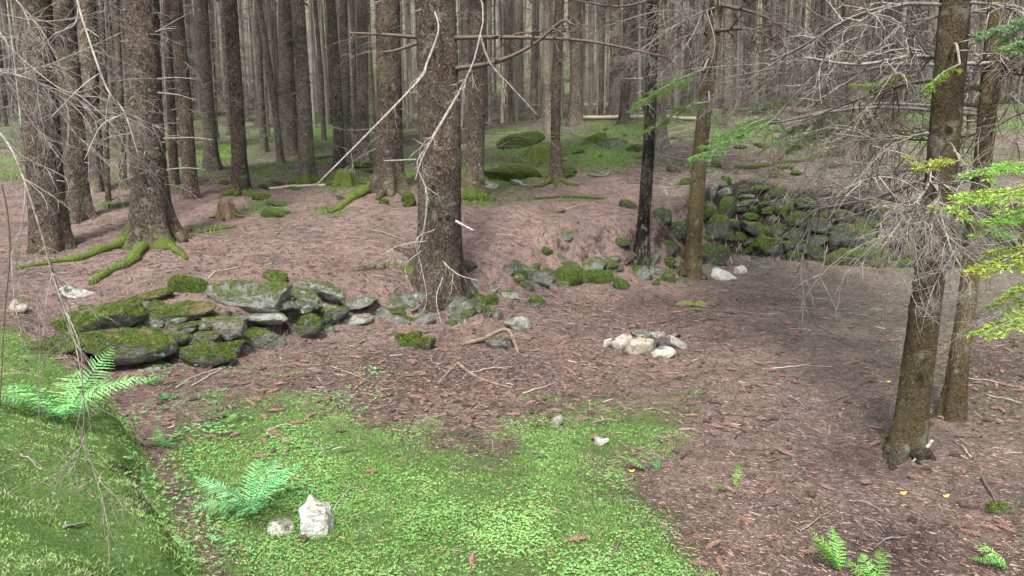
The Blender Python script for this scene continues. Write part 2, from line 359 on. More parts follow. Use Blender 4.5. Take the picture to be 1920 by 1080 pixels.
# moss cover: patches read off the photograph as ground areas
PU, PV = project(_X, _Y, GZ)
infront = _Y > .8
MOSS_POLY = [([(470, 1200), (400, 1000), (310, 850), (340, 800), (440, 755), (560, 750), (720, 795), (800, 830), (940, 850), (1000, 790), (1140, 765), (1280, 765), (1250, 840), (1120, 870), (1180, 920), (1260, 985), (1330, 1090), (1500, 1250), (1500, 1500), (500, 1500)], 95, 1.0),
             ([(-300, 1500), (-300, 600), (30, 615), (95, 668), (185, 730), (245, 800), (300, 900), (350, 1000), (395, 1080), (450, 1500)], 14, 1.0)]
BACK = [(930, 330, 95, 30, .9), (975, 275, 80, 35, .8), (1130, 285, 110, 45, .85), (590, 245, 70, 30, .9), (430, 285, 60, 25, .8), (490, 325, 70, 22, .6), (640, 345, 70, 24, .6), (500, 390, 55, 22, .7), (620, 395, 40, 10, .8),
        (400, 432, 50, 9, .8), (900, 372, 50, 15, .9), (1180, 240, 120, 25, .7), (1350, 245, 130, 30, .6), (1500, 275, 120, 25, .5), (380, 300, 70, 20, .6), (700, 300, 60, 20, .5), (330, 350, 60, 16, .6), (1000, 372, 70, 6, .6), (1090, 372, 70, 7, .6), (1700, 240, 150, 22, .45), (210, 385, 40, 8, .7), (580, 285, 60, 22, .6), (240, 335, 40, 12, .5), (140, 450, 30, 8, .5), (60, 500, 60, 6, .4)]
MOSSV = np.zeros(_X.shape)
for poly, soft, amt in MOSS_POLY:
    sd, _, _ = poly_sd(PU, PV, poly); MOSSV = np.maximum(MOSSV, amt*sstep(soft, -soft, sd)*infront)
for u, v, a, b, amt in BACK:
    MOSSV = np.maximum(MOSSV, amt*np.exp(-((PU-u)/a)**2-((PV-v)/b)**2)*(_Y > 9))
MOSSV = np.maximum(MOSSV, np.clip(.30+.9*fbm(np.stack([_X, _Y, 0*_X], -1)*.45, 78), 0, .9)*sstep(13.5, 18, _Y))
MOSSV = np.maximum(MOSSV, (.35+.25*fbm(np.stack([_X, _Y, 0*_X], -1)*.25, 77))*sstep(18, 40, _Y))
DEB = np.clip(np.exp(-((PU-820)/330)**2-((PV-700)/80)**2)+np.exp(-((PU-1850)/160)**2-((PV-690)/90)**2)+.7*np.exp(-((PU-1200)/300)**2-((PV-590)/60)**2), 0, 1)*infront*(_Y < 14)
GREY = np.clip(sstep(14, 22, _Y)+.9*sstep(1.2, 5, _X)*sstep(2, 6, _Y)+.5*fbm(np.stack([_X, _Y, 0*_X], -1)*.5, 91), 0, 1)
DEB = np.maximum(DEB, sstep(14.3, 17, _Y)*np.clip(.6+.8*fbm(np.stack([_X, _Y, 0*_X], -1)*.9, 93), 0, 1))
nx, ny = len(GX), len(GY)
ii = (np.arange(ny-1)[:, None]*nx+np.arange(nx-1)[None]).ravel()
gm = mesh('forest_ground', np.stack([_X, _Y, GZ], -1).reshape(-1, 3), None, np.stack([ii, ii+1, ii+nx+1, ii+nx], -1), True,
          np.stack([MOSSV, DEB, GREY], -1).reshape(-1, 3))
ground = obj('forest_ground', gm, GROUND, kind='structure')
tag(ground, 'pink-brown needle-covered forest ground with a sunken hollow and mossy patches', 'ground')
def mossat(x, y):
    i = np.clip(np.searchsorted(GX, x), 0, nx-1); j = np.clip(np.searchsorted(GY, y), 0, ny-1); return MOSSV[j, i]

# ------------------------------------------------------------------ trees
NEEDLE_CROWN = simple('crown_needles', (.03, .055, .018), (.09, .15, .05), 6)
_t = NEEDLE_CROWN.node_tree; _tr = _t.nodes.new('ShaderNodeBsdfTranslucent'); _tr.inputs[0].default_value = (.10, .17, .05, 1); _mx = _t.nodes.new('ShaderNodeMixShader'); _mx.inputs[0].default_value = .4
_t.links.new(_t.nodes['Principled BSDF'].outputs[0], _mx.inputs[1]); _t.links.new(_tr.outputs[0], _mx.inputs[2]); _t.links.new(_mx.outputs[0], _t.nodes['Material Output'].inputs[0])
def trunk_geo(r0, Ht, lean, sides, zs, flare, seed, lob=5, whorl=0.0, rough=.03):
    th = np.arange(sides)*2*math.pi/sides; zs = np.asarray(zs, float); Z, TH = np.meshgrid(zs, th, indexing='ij')
    g = np.random.default_rng(seed); ph = g.uniform(0, 6.28, 3)
    R = r0*(1.03-.03*1.3/1.3-.80*np.clip(Z/Ht, 0, 1)**1.15)
    zz = np.maximum(Z, -.05)
    R = R*(1+flare*np.exp(-zz/.28)*(1+.55*np.cos(lob*TH+ph[0])+.35*np.cos((lob-2)*TH+ph[1]))*.9)
    P = np.stack([np.cos(TH)*1.2, np.sin(TH)*1.2, Z*1.1], -1)
    R = R*(1+rough*2*fbm(P*1.3+seed, seed, 3))
    R = R+.016*np.clip(fbm(np.stack([np.cos(TH)*r0*38, np.sin(TH)*r0*38, Z*24], -1), seed+3, 2), -.2, .5)*(r0/.22 if r0 < .22 else 1)
    if whorl: R = R*(1+whorl*np.exp(-((((Z+.1*g.random()) % .42)-.21)/.03)**2)*(.5+.5*np.cos(3*TH+Z*9)))
    V = np.stack([R*np.cos(TH)+lean[0]*np.maximum(Z, 0)+.05*np.sin(Z*.5+ph[2])*np.minimum(Z/2, 1).clip(0), R*np.sin(TH)+lean[1]*np.maximum(Z, 0), Z], -1)
    n = len(zs); i = np.arange(n-1)[:, None]*sides; j = np.arange(sides)[None]; j2 = (j+1) % sides
    Q = np.stack([i+j, i+j2, i+sides+j2, i+sides+j], -1).reshape(-1, 4)
    return V.reshape(-1, 3), Q
def twig_path(p, d, L, g, droop=.3, wob=.18, n=6):
    P = [np.array(p, float)]; d = np.array(d, float); d /= np.linalg.norm(d)
    for i in range(n):
        d = d+g.normal(0, wob, 3)+np.array([0, 0, -droop/n]); d /= np.linalg.norm(d); P.append(P[-1]+d*L/n)
    return np.array(P)
def twigs(mb, p, d, L, r, lvl, g, droop=.3, kids=6, wob=.15, k=4, shrink=.5, flat=None, n=6):
    P = twig_path(p, d, L, g, droop, wob, n); mb.tube(P, np.linspace(r, r*.35, len(P)), k, False)
    if lvl > 0:
        for q in range(kids):
            t = g.uniform(.15, 1)*(len(P)-1); i = min(int(t), len(P)-2); c = P[i]+(P[i+1]-P[i])*(t-i)
            dd = P[i+1]-P[i]; dd /= np.linalg.norm(dd); s = np.cross(dd, g.normal(0, 1, 3) if flat is None else np.array([0, 0, 1.])*g.choice([-1, 1])+g.normal(0, .3, 3)); s /= np.linalg.norm(s)+1e-9
            twigs(mb, c, dd*.7+s*.8+g.normal(0, .15, 3), L*shrink*g.uniform(.6, 1.2)*(1.1-.5*t/(len(P)-1)), r*.68, lvl-1, g, droop*1.2, max(3, kids-2), wob*1.3, max(3, k-1), shrink, flat, n)
def dead_branches(seed, zlo, zhi, r0, Ht, lean, dens=1.0, Lmax=1.8, stub=0.0, r=.008):
    g = np.random.default_rng(seed); mb = MB(); z = zlo
    while z < zhi:
        for q in range(g.integers(3, 6)):
            if g.random() > dens: continue
            a = g.uniform(0, 6.28); rr = r0*(1-.8*(z/Ht)**1.15)*.9; zz = z+g.normal(0, .06)
            p = np.array([rr*math.cos(a)+lean[0]*zz, rr*math.sin(a)+lean[1]*zz, zz])
            L = g.uniform(.04, .2) if g.random() < stub else g.uniform(.25, 1)*Lmax
            d = [math.cos(a), math.sin(a), g.uniform(-.25, .3)]
            if L < .22: mb.tube(twig_path(p, d, L, g, .1, .08, 2), [r*1.3, r*1.0, r*.7], 4)
            else: twigs(mb, p, d, L, r*g.uniform(.7, 1.2), 1, g, .5, 5, .12, 3, .42, None, 5)
        z += g.uniform(.25, .5)
    if not mb.V: mb.tube([[0, 0, 1], [0, 0, 1.05]], .004, 3)
    return mb.build('dead_branches')
def crown_mesh(seed, z0, z1, R, lean=(0, 0), boughs=120):
    g = np.random.default_rng(seed); V = []; n = 7
    for b in range(boughs):
        t = g.random()**1.2; z = z0+(z1-z0)*t; a = g.uniform(0, 6.28); L = (R*(1-t)+.35)*g.uniform(.7, 1.1)
        for k in range(n):
            s = (k+.6)/n*L; c = np.array([math.cos(a)*s+lean[0]*z, math.sin(a)*s+lean[1]*z, z-.28*s*s/L+g.normal(0, .06)])
            ax = np.array([math.cos(a+g.normal(0, .5)), math.sin(a+g.normal(0, .5)), -.35+g.normal(0, .25)]); ax /= np.linalg.norm(ax)
            bx = np.cross(ax, [0, 0, 1])+g.normal(0, .25, 3); bx /= np.linalg.norm(bx)
            lx, ly = .30*g.uniform(.7, 1.2), .075*g.uniform(.6, 1.4)
            for q in range(2):
                cc = c+bx*g.normal(0, .13)*(1-.4*k/n); V += [cc-ax*lx, cc-bx*ly, cc+ax*lx, cc+bx*ly]
    V = np.array(V); m = len(V)//4
    return mesh('crown', V, None, np.arange(m*4).reshape(m, 4), False)
def fuzz(o, n, lo=.25, size=.016):
    """short moss shoots standing on the upper side of a mossy piece"""
    me = o.data; g = np.random.default_rng(len(me.vertices)+int(abs(o.location[0])*1000)); V = np.empty(len(me.vertices)*3, np.float32); me.vertices.foreach_get('co', V); V = V.reshape(-1, 3)
    Nn = np.empty(len(V)*3, np.float32); me.vertices.foreach_get('normal', Nn); Nn = Nn.reshape(-1, 3)
    i = g.integers(0, len(V), n*3); k = (Nn[i, 2]+.9*fbm(V[i]*7+g.uniform(0, 9), 3, 2) > lo); i = i[k][:n]
    if len(i) < 5: return
    e = np.median(np.linalg.norm(V[1:150]-V[:149], axis=1)); p = V[i]+g.normal(0, max(.006, .3*min(e, .03)), (len(i), 3)); nn = Nn[i]; p = p-nn*((p-V[i])*nn).sum(1)[:, None]
    t = nn+g.normal(0, .55, nn.shape)+[0, 0, .3]; t *= size*g.uniform(.5, 1.2, (len(i), 1))/np.linalg.norm(t, axis=1)[:, None]; wv = np.cross(t, g.normal(0, 1, t.shape)); wv *= .0055/(np.linalg.norm(wv, axis=1)[:, None]+1e-9)
    p = p-nn*.003; W = np.stack([p-wv, p+wv, p+t], 1).reshape(-1, 3); c = np.array([.045, .07, .012])+(np.array([.15, .205, .045])-np.array([.045, .07, .012]))*g.random((len(i), 1)); m = mesh('moss', W, np.arange(len(W)).reshape(-1, 3), None, False, np.repeat(c, 3, 0))
    obj('moss', m, LEAF, o, kind='stuff')
TREEPOS = []
def spruce(u, v, wpx, utop, label, name='spruce_tree', mat=None, hi=0, flare=.55, Ht=19, dens=.6, stub=.5, zlo=.9, zhi=8, Lmax=1.4, whorl=0, vtop=0, D=None, crownz=9.5, twigmat=None, cat='tree', lob=5, group=None, crown=True, rough=.03, moss=.35):
    b = hit(u, v) if D is None else at(u, v, D)
    if D is not None: b[2] = float(H(b[0], b[1]))
    dist = b[1]*CP+(CAMZ-b[2])*SP; r0 = .5*wpx/FPX*dist
    top = at(utop, vtop, b[1]); hz = max(top[2]-b[2], .5); lean = ((top[0]-b[0])/hz, 0.0)
    root = empty(name, b); tag(root, label, cat, group); sd = len(TREEPOS)+40
    if hi == 2: zs = np.concatenate([np.arange(-.4, 4.6, .025), np.arange(4.6, Ht, .6), [Ht]]); sides = 72
    elif hi == 1: zs = np.concatenate([np.arange(-.4, 6, .06), np.arange(6, Ht, .8), [Ht]]); sides = 36
    else: zs = np.concatenate([np.arange(-.4, 1.0, .08), np.arange(1, Ht, .5), [Ht]]); sides = 18
    Vt, Q = trunk_geo(r0, Ht, lean, sides, zs, flare, sd, lob, whorl, rough)
    obj('trunk', mesh('trunk', Vt, None, Q), mat or (BARK if b[1] < 16.5 else BARK_GREY), root, color=(moss, 0, 0, 1))
    obj('dead_branches', dead_branches(sd, zlo, zhi, r0, Ht, lean, dens, Lmax, stub, .008 if b[1] < 12 else .010), twigmat or TWIG_GREY, root, kind='stuff')
    if crown: obj('crown', crown_mesh(sd, crownz, Ht, 2.2, lean, 55), NEEDLE_CROWN, root)
    TREEPOS.append((b[0], b[1])); root['r0'] = r0; root['lx'] = lean[0]
    return root
def pathpts(rows, n=24):
    """rows of (u, v, distance, radius in px)"""
    R = smooth_path(rows, n); P = np.array([at(a, b, c) for a, b, c, _ in R]); return P, np.maximum(R[:, 3], .3)/FPX*R[:, 2]
def part_tube(root, name, rows, mat, n=24, k=7, side=0, seed=0, sl=.3, lvl=0):
    P, r = pathpts(rows, n); mb = MB(); b = np.array(root.location) if root is not None else P[0]
    mb.tube(P-b, r, k); g = np.random.default_rng(seed+5)
    for q in range(side):
        i = g.integers(2, len(P)-1); d = P[i]-P[i-1]; d /= np.linalg.norm(d); s = np.cross(d, g.normal(0, 1, 3)); s /= np.linalg.norm(s)
        twigs(mb, P[i]-b, d*.8+s*.8, sl*g.uniform(.4, 1.2), r[i]*.62, lvl, g, .55, 4, .13, 4, .55, None, 5)
    return obj(name, mb.build(name), mat, root, None if root is not None else b)
def root_tube(tree, pix, r0, r1, mat, lift=.35, n=26, mossy=.35):
    """a surface root following the ground along pixels"""
    P = np.array([hit(u, v) for u, v in pix]); S = smooth_path(P, n); S[:, 2] = H(S[:, 0], S[:, 1]); r = np.linspace(r0, r1, n)
    S[:, 2] += r*lift; r = r*(1+.18*np.sin(np.arange(n)*1.3)+.10*rng.normal(0, 1, n)); mb = MB(); b = np.array(tree.location); mb.tube(S-b, np.abs(r), 12)
    me = mb.build('root'); o = obj('root', me, mat, tree, color=(mossy, 0, 0, 1))
    if mat is MOSSMAT: fuzz(o, 500, .1)
    return o

BARK_DARKROOT = bark_material('dark_root_bark', (.012, .01, .008), (.05, .042, .033), (.10, .085, .068), 60, 50, 0)
T = {}
T['l1'] = spruce(95, 466, 62, 56, 'thick brown spruce trunk with shaggy knots, leftmost of the large trunks', moss=.1, hi=2, flare=.28, stub=.75, dens=.9, Lmax=1.1)
T['l2'] = spruce(147, 412, 42, 112, 'dark spruce half hidden behind the leftmost thick trunk', hi=1, flare=.5)
T['l3'] = spruce(178, 356, 35, 158, 'shaded spruce trunk in the gap between the two big left trunks', hi=1, flare=.6)
T['snag'] = spruce(203, 377, 10, 186, 'thin dead snag with an orange broken base between the big left trunks', 'dead_snag', hi=0, flare=.1, Ht=6, dens=.8, stub=.2, zlo=.8, zhi=5.5, Lmax=.8, crown=False, mat=None)
T['l5'] = spruce(231, 352, 13, 222, 'thin dark sapling trunk just left of the root-footed spruce', Ht=12, flare=.2)
T['main'] = spruce(288, 452, 63, 265, 'big scaly spruce on the terrace with long mossy roots spreading from its foot', hi=2, moss=.8, flare=.85, stub=.8, dens=.9, Lmax=.9, lob=5)
T['l7'] = spruce(357, 372, 25, 331, 'straight reddish spruce just right of the root-footed spruce', hi=1, flare=.45)
T['l10'] = spruce(326, 345, 16, 318, 'thin spruce peeking out behind the root-footed spruce', flare=.3)
T['l8'] = spruce(398, 320, 25, 381, 'spruce trunk standing in the green gap behind the left terrace', hi=1)
T['l9'] = spruce(451, 361, 27, 436, 'knotty spruce with moss at its foot left of the small broken stump', hi=1, flare=.55)
T['l12'] = spruce(495, 284, 14, 484, 'narrow spruce rising from the green undergrowth', flare=.4)
T['l11'] = spruce(527, 307, 13, 487, 'thin spruce leaning to one side before the green undergrowth', flare=.3)
T['l13'] = spruce(544, 291, 32, 537, 'stout grey spruce beyond the leaning thin one', hi=1, flare=.4)
T['l14'] = spruce(575, 340, 28, 561, 'smooth pale spruce with bright moss around its foot', hi=1, moss=1.0, flare=.6)
T['l15'] = spruce(608, 263, 9, 590, 'very thin leaning trunk at the edge of the green undergrowth', flare=.2)
T['l16'] = spruce(636, 316, 20, 621, 'pale spruce beside the mossy stump', hi=1)
T['l17'] = spruce(650, 291, 16, 640, 'slim dark spruce right behind the pale one by the mossy stump')
T['l18'] = spruce(683, 303, 22, 676, 'brown spruce just left of the sturdy one with buttress roots', hi=1)
T['mid'] = spruce(728, 360, 49, 727, 'sturdy spruce with a flared foot and mossy buttress roots left of the largest trunk', hi=2, moss=.6, flare=.75, stub=.6, lob=6)
T['big'] = spruce(824, 548, 80, 812, 'largest scaly spruce in the middle, rooted in the ruined wall', hi=2, flare=.48, stub=.75, Lmax=.8, zlo=1.2, moss=.1)
T['c1'] = spruce(890, 370, 33, 890, 'spruce with a mossy foot just right of the largest trunk', hi=1, moss=1.0, flare=.4)
T['c2'] = spruce(1029, 249, 17, 1026, 'slender spruce behind the mossy boulders', flare=.4)
T['c3'] = spruce(1042, 341, 18, 1048, 'thin dark spruce with starry mossy roots before the boulders', hi=1, flare=.9, lob=6)
T['c4'] = spruce(1079, 234, 25, 1077, 'grey spruce at the far end of the pale fallen log', flare=.5)
T['c5'] = spruce(1154, 214, 25, 1152, 'spruce on the upper slope behind the pale fallen log', flare=.4)
T['c6'] = spruce(1193, 190, 21, 1190, 'spruce on the upper slope just left of the black furrowed trunk', flare=.4)
T['black'] = spruce(1203, 494, 23, 1221, 'black furrowed trunk with pale flecks beside the stone heap', 'dark_tree', mat=BARK_DARK, hi=2, flare=.55, stub=.8, Lmax=.5, zlo=2.4, rough=.06)
T['c8'] = spruce(1236, 279, 28, 1232, 'brown spruce behind the black furrowed trunk', hi=1, flare=.4)
T['lean'] = spruce(1297, 520, 28, 1343, 'brown spruce leaning over the foot of the back stone wall', moss=.05, mat=BARK_YOUNG, hi=2, flare=.30, stub=.4, Lmax=.9, whorl=.05, zlo=1.6)
T['r1'] = spruce(1366, 242, 19, 1362, 'spruce right behind the leaning brown trunk', flare=.4)
T['r2'] = spruce(1608, 242, 40, 1600, 'thick spruce veiled by the dead twigs above the back wall', hi=1, flare=.4)
T['r3'] = spruce(1835, 262, 30, 1815, 'spruce on the upper slope between the two near right trunks', hi=1)
T['near'] = spruce(1700, 846, 53, 1790, 'olive-brown young spruce standing on the hollow floor, nearest of all trunks', mat=BARK_YOUNG, moss=0, hi=2, flare=.38, stub=.7, Lmax=.9, whorl=.06, zlo=1.75, lob=4, dens=.5)
T['near2'] = spruce(1783, 786, 31, 1872, 'slimmer spruce just behind the nearest olive-brown trunk', mat=BARK_YOUNG, moss=0, hi=2, flare=.50, stub=.6, Lmax=1.2, whorl=.06, zlo=1.9, lob=4)

# roots
for p, a, b in [([(262, 440), (225, 462), (170, 480), (110, 492), (35, 505)], .09, .03), ([(285, 448), (262, 472), (245, 495), (205, 512), (172, 534)], .10, .04),
                ([(310, 448), (325, 468), (350, 488)], .08, .025), ([(322, 440), (345, 455)], .13, .05)]: root_tube(T['main'], p, a, b, MOSSMAT if len(p) > 2 else ROOTMAT)
for p, a, b in [([(712, 350), (690, 362), (655, 378), (618, 400)], .14, .04), ([(722, 358), (715, 368), (708, 376)], .10, .04), ([(745, 352), (752, 362), (760, 372)], .10, .03), ([(732, 360), (733, 370)], .09, .04)]:
    root_tube(T['mid'], p, a, b, MOSSMAT if a > .12 else ROOTMAT)
root_tube(T['big'], [(800, 525), (770, 505), (730, 498), (690, 504), (662, 509)], .20, .03, ROOTMAT, -.25, mossy=.75); root_tube(T['big'], [(800, 500), (765, 476), (735, 464)], .16, .03, ROOTMAT, -.2, mossy=.75)
root_tube(T['big'], [(850, 520), (875, 505), (892, 500)], .12, .04, ROOTMAT)
for p in [[(1038, 338), (1020, 348), (1003, 352)], [(1042, 340), (1042, 352)], [(1048, 338), (1066, 347), (1085, 350)], [(1036, 334), (1016, 332), (1000, 322)]]: root_tube(T['c3'], p, .06, .02, MOSSMAT)
for p in [[(1680, 838), (1668, 850), (1660, 862)], [(1715, 842), (1738, 858), (1752, 866)], [(1690, 848), (1676, 868), (1672, 885)], [(1712, 846), (1722, 862), (1724, 872)]]: root_tube(T['near'], p, .075, .014, BARK_DARKROOT, .05, mossy=0)
for p in [[(1775, 775), (1758, 780), (1740, 784)], [(1788, 782), (1795, 792)], [(1795, 780), (1806, 785)]]: root_tube(T['near2'], p, .06, .012, BARK_DARKROOT, .05, mossy=0)
root_tube(T['lean'], [(1285, 512), (1276, 520)], .1, .04, ROOTMAT); root_tube(T['lean'], [(1305, 515), (1322, 526)], .1, .04, ROOTMAT)
root_tube(T['black'], [(1195, 485), (1180, 492), (1172, 500)], .08, .03, ROOTMAT)
for k in ('l14', 'l9', 'c1'):
    b = np.array(T[k].location); u, v = project(*b)
    for s in (-1, -.3, .5, 1.1): root_tube(T[k], [(u+s*8, v-2), (u+s*20, v+4), (u+s*34, v+8)], .09, .03, MOSSMAT)

# single branches one can pick out, parts of their tree
DB = float(T['big'].location[1]); DL = float(T['lean'].location[1]); DN = float(T['near'].location[1]); DN2 = float(T['near2'].location[1])
for rows, m, sd_n in [([(845, 71, DB-.05, 4), (960, 70, DB-.4, 3.4), (1100, 77, DB-.8, 2.6), (1250, 107, DB-1.1, 1.6)], TWIG_BROWN, 9),
                      ([(780, 70, DB-.05, 4), (720, 65, DB-.2, 3), (655, 62, DB-.3, 2)], TWIG_BROWN, 3),
                      ([(845, 130, DB-.05, 4.5), (930, 116, DB-.5, 4), (1000, 84, DB-.8, 3), (1058, 38, DB-1, 2.4), (1078, 62, DB-1.1, 1)], TWIG_BROWN, 10),
                      ([(780, 82, DB-.05, 3.6), (740, 95, DB-.2, 2.4), (714, 98, DB-.25, 1.5)], TWIG_BROWN, 1),
                      ([(815, 20, DB-.22, 2), (822, 58, DB-.42, 1.8), (800, 120, DB-.5, 2.2), (786, 150, DB-.6, 2.1), (700, 240, DB-.8, 1.7), (590, 350, DB-1.0, 1.1)], TWIG_PALE, 4),
                      ([(840, -160, DB-.2, 3), (903, 0, DB-.55, 1.5), (897, 80, DB-.6, 1.6), (880, 135, DB-.62, 1.6), (850, 190, DB-.6, 1.4), (800, 275, DB-.58, 1.8), (782, 310, DB-.56, 1.6), (800, 360, DB-.54, 1.8), (795, 430, DB-.52, 1.4), (780, 480, DB-.5, 1)], TWIG_PALE, 14),
                      ([(862, 172, DB-.61, 2.4), (838, 214, DB-.6, 2.4), (795, 290, DB-.58, 2), (778, 340, DB-.56, 1.2)], TWIG_PALE, 5),
                      ([(900, 66, DB-.6, 2), (920, 120, DB-.6, 2), (965, 170, DB-.62, 1.6), (1010, 218, DB-.65, 1)], TWIG_GREY, 5),
                      ([(855, 415, DB-.28, 3), (887, 432, DB-.45, 2)], TWIG_PALE, 0),
                      ([(780, 300, DB-.15, 2.5), (720, 302, DB-.4, 1.6)], TWIG_GREY, 0)]:
    part_tube(T['big'], 'branch', rows, m, 26, 7, sd_n, sd_n*7, .35, 1)
for rows in [[(1348, 8, DL-.1, 3.6), (1430, 30, DL-.4, 3), (1500, 74, DL-.7, 2.4), (1540, 118, DL-.9, 1.4)], [(1342, 58, DL-.1, 3.6), (1400, 54, DL-.4, 3), (1450, 74, DL-.7, 2.2), (1505, 112, DL-1, 1.2)], [(1330, 62, DL, 3), (1290, 68, DL-.3, 2.2), (1250, 96, DL-.6, 1.4)], [(1345, -20, DL-.1, 3), (1240, -5, DL-1, 2.6), (1160, 12, DL-1.4, 2), (1060, -2, DL-1.8, 1.2)]]:
    part_tube(T['lean'], 'branch', rows, TWIG_BROWN, 22, 6, 14, 3, .6, 1)
for rows, m in [([(1768, 8, DN, 4), (1680, 10, DN+.6, 3.8), (1590, 37, DN+1.2, 3.4), (1500, 90, DN+1.8, 2.8), (1440, 116, DN+2.1, 1.6)], TWIG_GREY),
                ([(1760, 150, DN, 3), (1690, 160, DN+.5, 2.6), (1600, 190, DN+1, 2), (1500, 230, DN+1.5, 1.2)], TWIG_BROWN),
                ([(1810, 5, DN, 3), (1870, 10, DN-.4, 2.6), (1960, 40, DN-.8, 2)], TWIG_GREY),
                ([(1740, 250, DN, 3), (1665, 262, DN+.4, 2.2), (1560, 250, DN+1, 1.4)], TWIG_GREY),
                ([(1745, 300, DN-.05, 3), (1738, 350, DN-.5, 3), (1700, 400, DN-.7, 2), (1650, 470, DN-.8, 1.2)], TWIG_PALE)]:
    part_tube(T['near'], 'branch', rows, m, 22, 6, 20, 8, .55, 1)
for rows, m in [([(1868, 118, DN2, 4), (1800, 119, DN2-.3, 3.8), (1720, 105, DN2-.5, 3.4), (1610, 121, DN2-.6, 2.8), (1510, 108, DN2-.7, 1.8)], TWIG_GREY),
                ([(1868, 130, DN2, 4), (1920, 140, DN2-.4, 3), (2000, 150, DN2-.8, 2)], TWIG_BROWN),
                ([(1850, 250, DN2, 3), (1740, 262, DN2+.4, 2.4), (1660, 256, DN2+.6, 1.4)], TWIG_BROWN),
                ([(1845, 330, DN2, 3.4), (1760, 330, DN2-.2, 3), (1640, 372, DN2+1.0, 3), (1522, 398, DN2+2.0, 2.8), (1517, 440, DN2+2.1, 2.4), (1495, 512, DN2+2.2, 1.4)], TWIG_GREY)]:
    part_tube(T['near2'], 'branch', rows, m, 24, 6, 22, 21, .6, 1)
DM = float(T['main'].location[1])
for u0, v0, u1, v1 in [(300, 148, 366, 149), (302, 174, 366, 188), (297, 62, 360, 22), (312, 260, 400, 262), (318, 318, 385, 318), (296, 60, 330, 54), (245, 250, 180, 268)]:
    part_tube(T['main'], 'branch', [(u0-6 if u1 > u0 else u0+6, v0, DM-.15, 1.5), ((u0+u1)/2, (v0+v1)/2-3, DM-.35, 1.1), (u1, v1, DM-.5, .6)], TWIG_GREY, 12, 5, 2, int(u0), .2)

# the stand behind: single trees, copies of a few kinds
kinds = []
for s in range(7):
    r0 = .15; Ht = 19; ln = (rng.normal(0, .012), rng.normal(0, .012))
    zs = np.concatenate([np.arange(-.5, 1.2, .15), np.arange(1.2, Ht, .7), [Ht]])
    Vt, Q = trunk_geo(r0, Ht, ln, 14, zs, .45, 300+s)
    a = mesh('trunk', Vt, None, Q); a.materials.append(BARK_GREY)
    b = dead_branches(400+s, .7, 11.5, r0, Ht, ln, .9, 1.6, .25, .014); b.materials.append(TWIG_GREY)
    c = crown_mesh(500+s, 10.5, 20, 2.0, ln, 55); c.materials.append(NEEDLE_CROWN)
    kinds.append((a, b, c))
pos = list(TREEPOS); placed = 0; tries = 0
while placed < 290 and tries < 20000:
    tries += 1
    y = math.sqrt(rng.uniform(21**2, 74**2)); x = rng.uniform(-1, 1)*(.72*y+2)
    u, v = project(x, y, H(x, y)); md = 1.5 if x > 4 else 2.0
    if min((x-a)**2+(y-b)**2 for a, b in pos) < md*md: continue
    if y < 34 and (-9.5 < x < -4.5) and y < 30: continue        # the green gap
    if y < 27 and x < 6 and x > -4.5 and rng.random() < .6: continue
    pos.append((x, y)); a, b, c = kinds[placed % 7]
    r = empty('background_spruce', (x, y, float(H(x, y)))); s = rng.uniform(.5, 1.15)*(.85 if x > 5 else 1); r.scale = (s, s, rng.uniform(.9, 1.1)); r.rotation_euler = (rng.normal(0, .012), rng.normal(0, .012), rng.uniform(0, 6.28))
    tag(r, 'slender grey-brown spruce of the dense distant stand behind the clearing', 'tree', 'distant spruces of the dense stand')
    obj('trunk', a, None, r, color=(.3, 0, 0, 1)); obj('dead_branches', b, None, r, kind='stuff'); obj('crown', c, None, r)
    placed += 1
# the wood beyond
mb = MB(); mc = MB()
for q in range(1500):
    y = rng.uniform(50, 140); x = rng.uniform(-1, 1)*(.8*y+4); z = float(H(x, y)); rr = rng.uniform(.08, .16); Ht = rng.uniform(17, 22)
    mb.tube([[x, y, z-.3], [x, y, z+1], [x+rng.normal(0, .2), y, z+9], [x+rng.normal(0, .3), y, z+Ht]], [rr*1.5, rr, rr*.75, .02], 6, False, np.array([.20, .178, .156])*rng.uniform(.7, 1.5))
    k = 20; t = rng.random(k); a = rng.uniform(0, 6.28, k); R = (2.2*(1-t)+.3)*rng.uniform(.2, 1, k); ca, sa = np.cos(a), np.sin(a)
    c = np.stack([x+R*ca, y+R*sa, z+10+t*10-.3*R], -1); d = np.stack([ca, sa, 0*a-.4], -1)*.5; e = np.stack([sa, -ca, 0*a], -1)*.22
    mb.add(np.stack([c-d, c-e, c+d, c+e], 1), None, np.arange(k*4).reshape(-1, 4), np.array([.04, .07, .026])*rng.uniform(.6, 1.6))
    k = 12; a = rng.uniform(0, 6.28, k); zz = z+rng.uniform(1, 11, k); L = rng.uniform(.5, 1.6, k); p = np.stack([x+0*a, y+0*a, zz], -1); q_ = p+np.stack([L*np.cos(a), L*np.sin(a), -.25*L], -1); o_ = np.array([0, 0, .018])
    mb.add(np.stack([p-o_, q_-o_*.4, q_+o_*.4, p+o_], 1), None, np.arange(k*4).reshape(-1, 4), (.2, .185, .16))
o = obj('far_wood', mb.build('far_wood'), LITTER, kind='stuff'); tag(o, 'mass of far-off trunks and green crowns closing the view', 'wood')

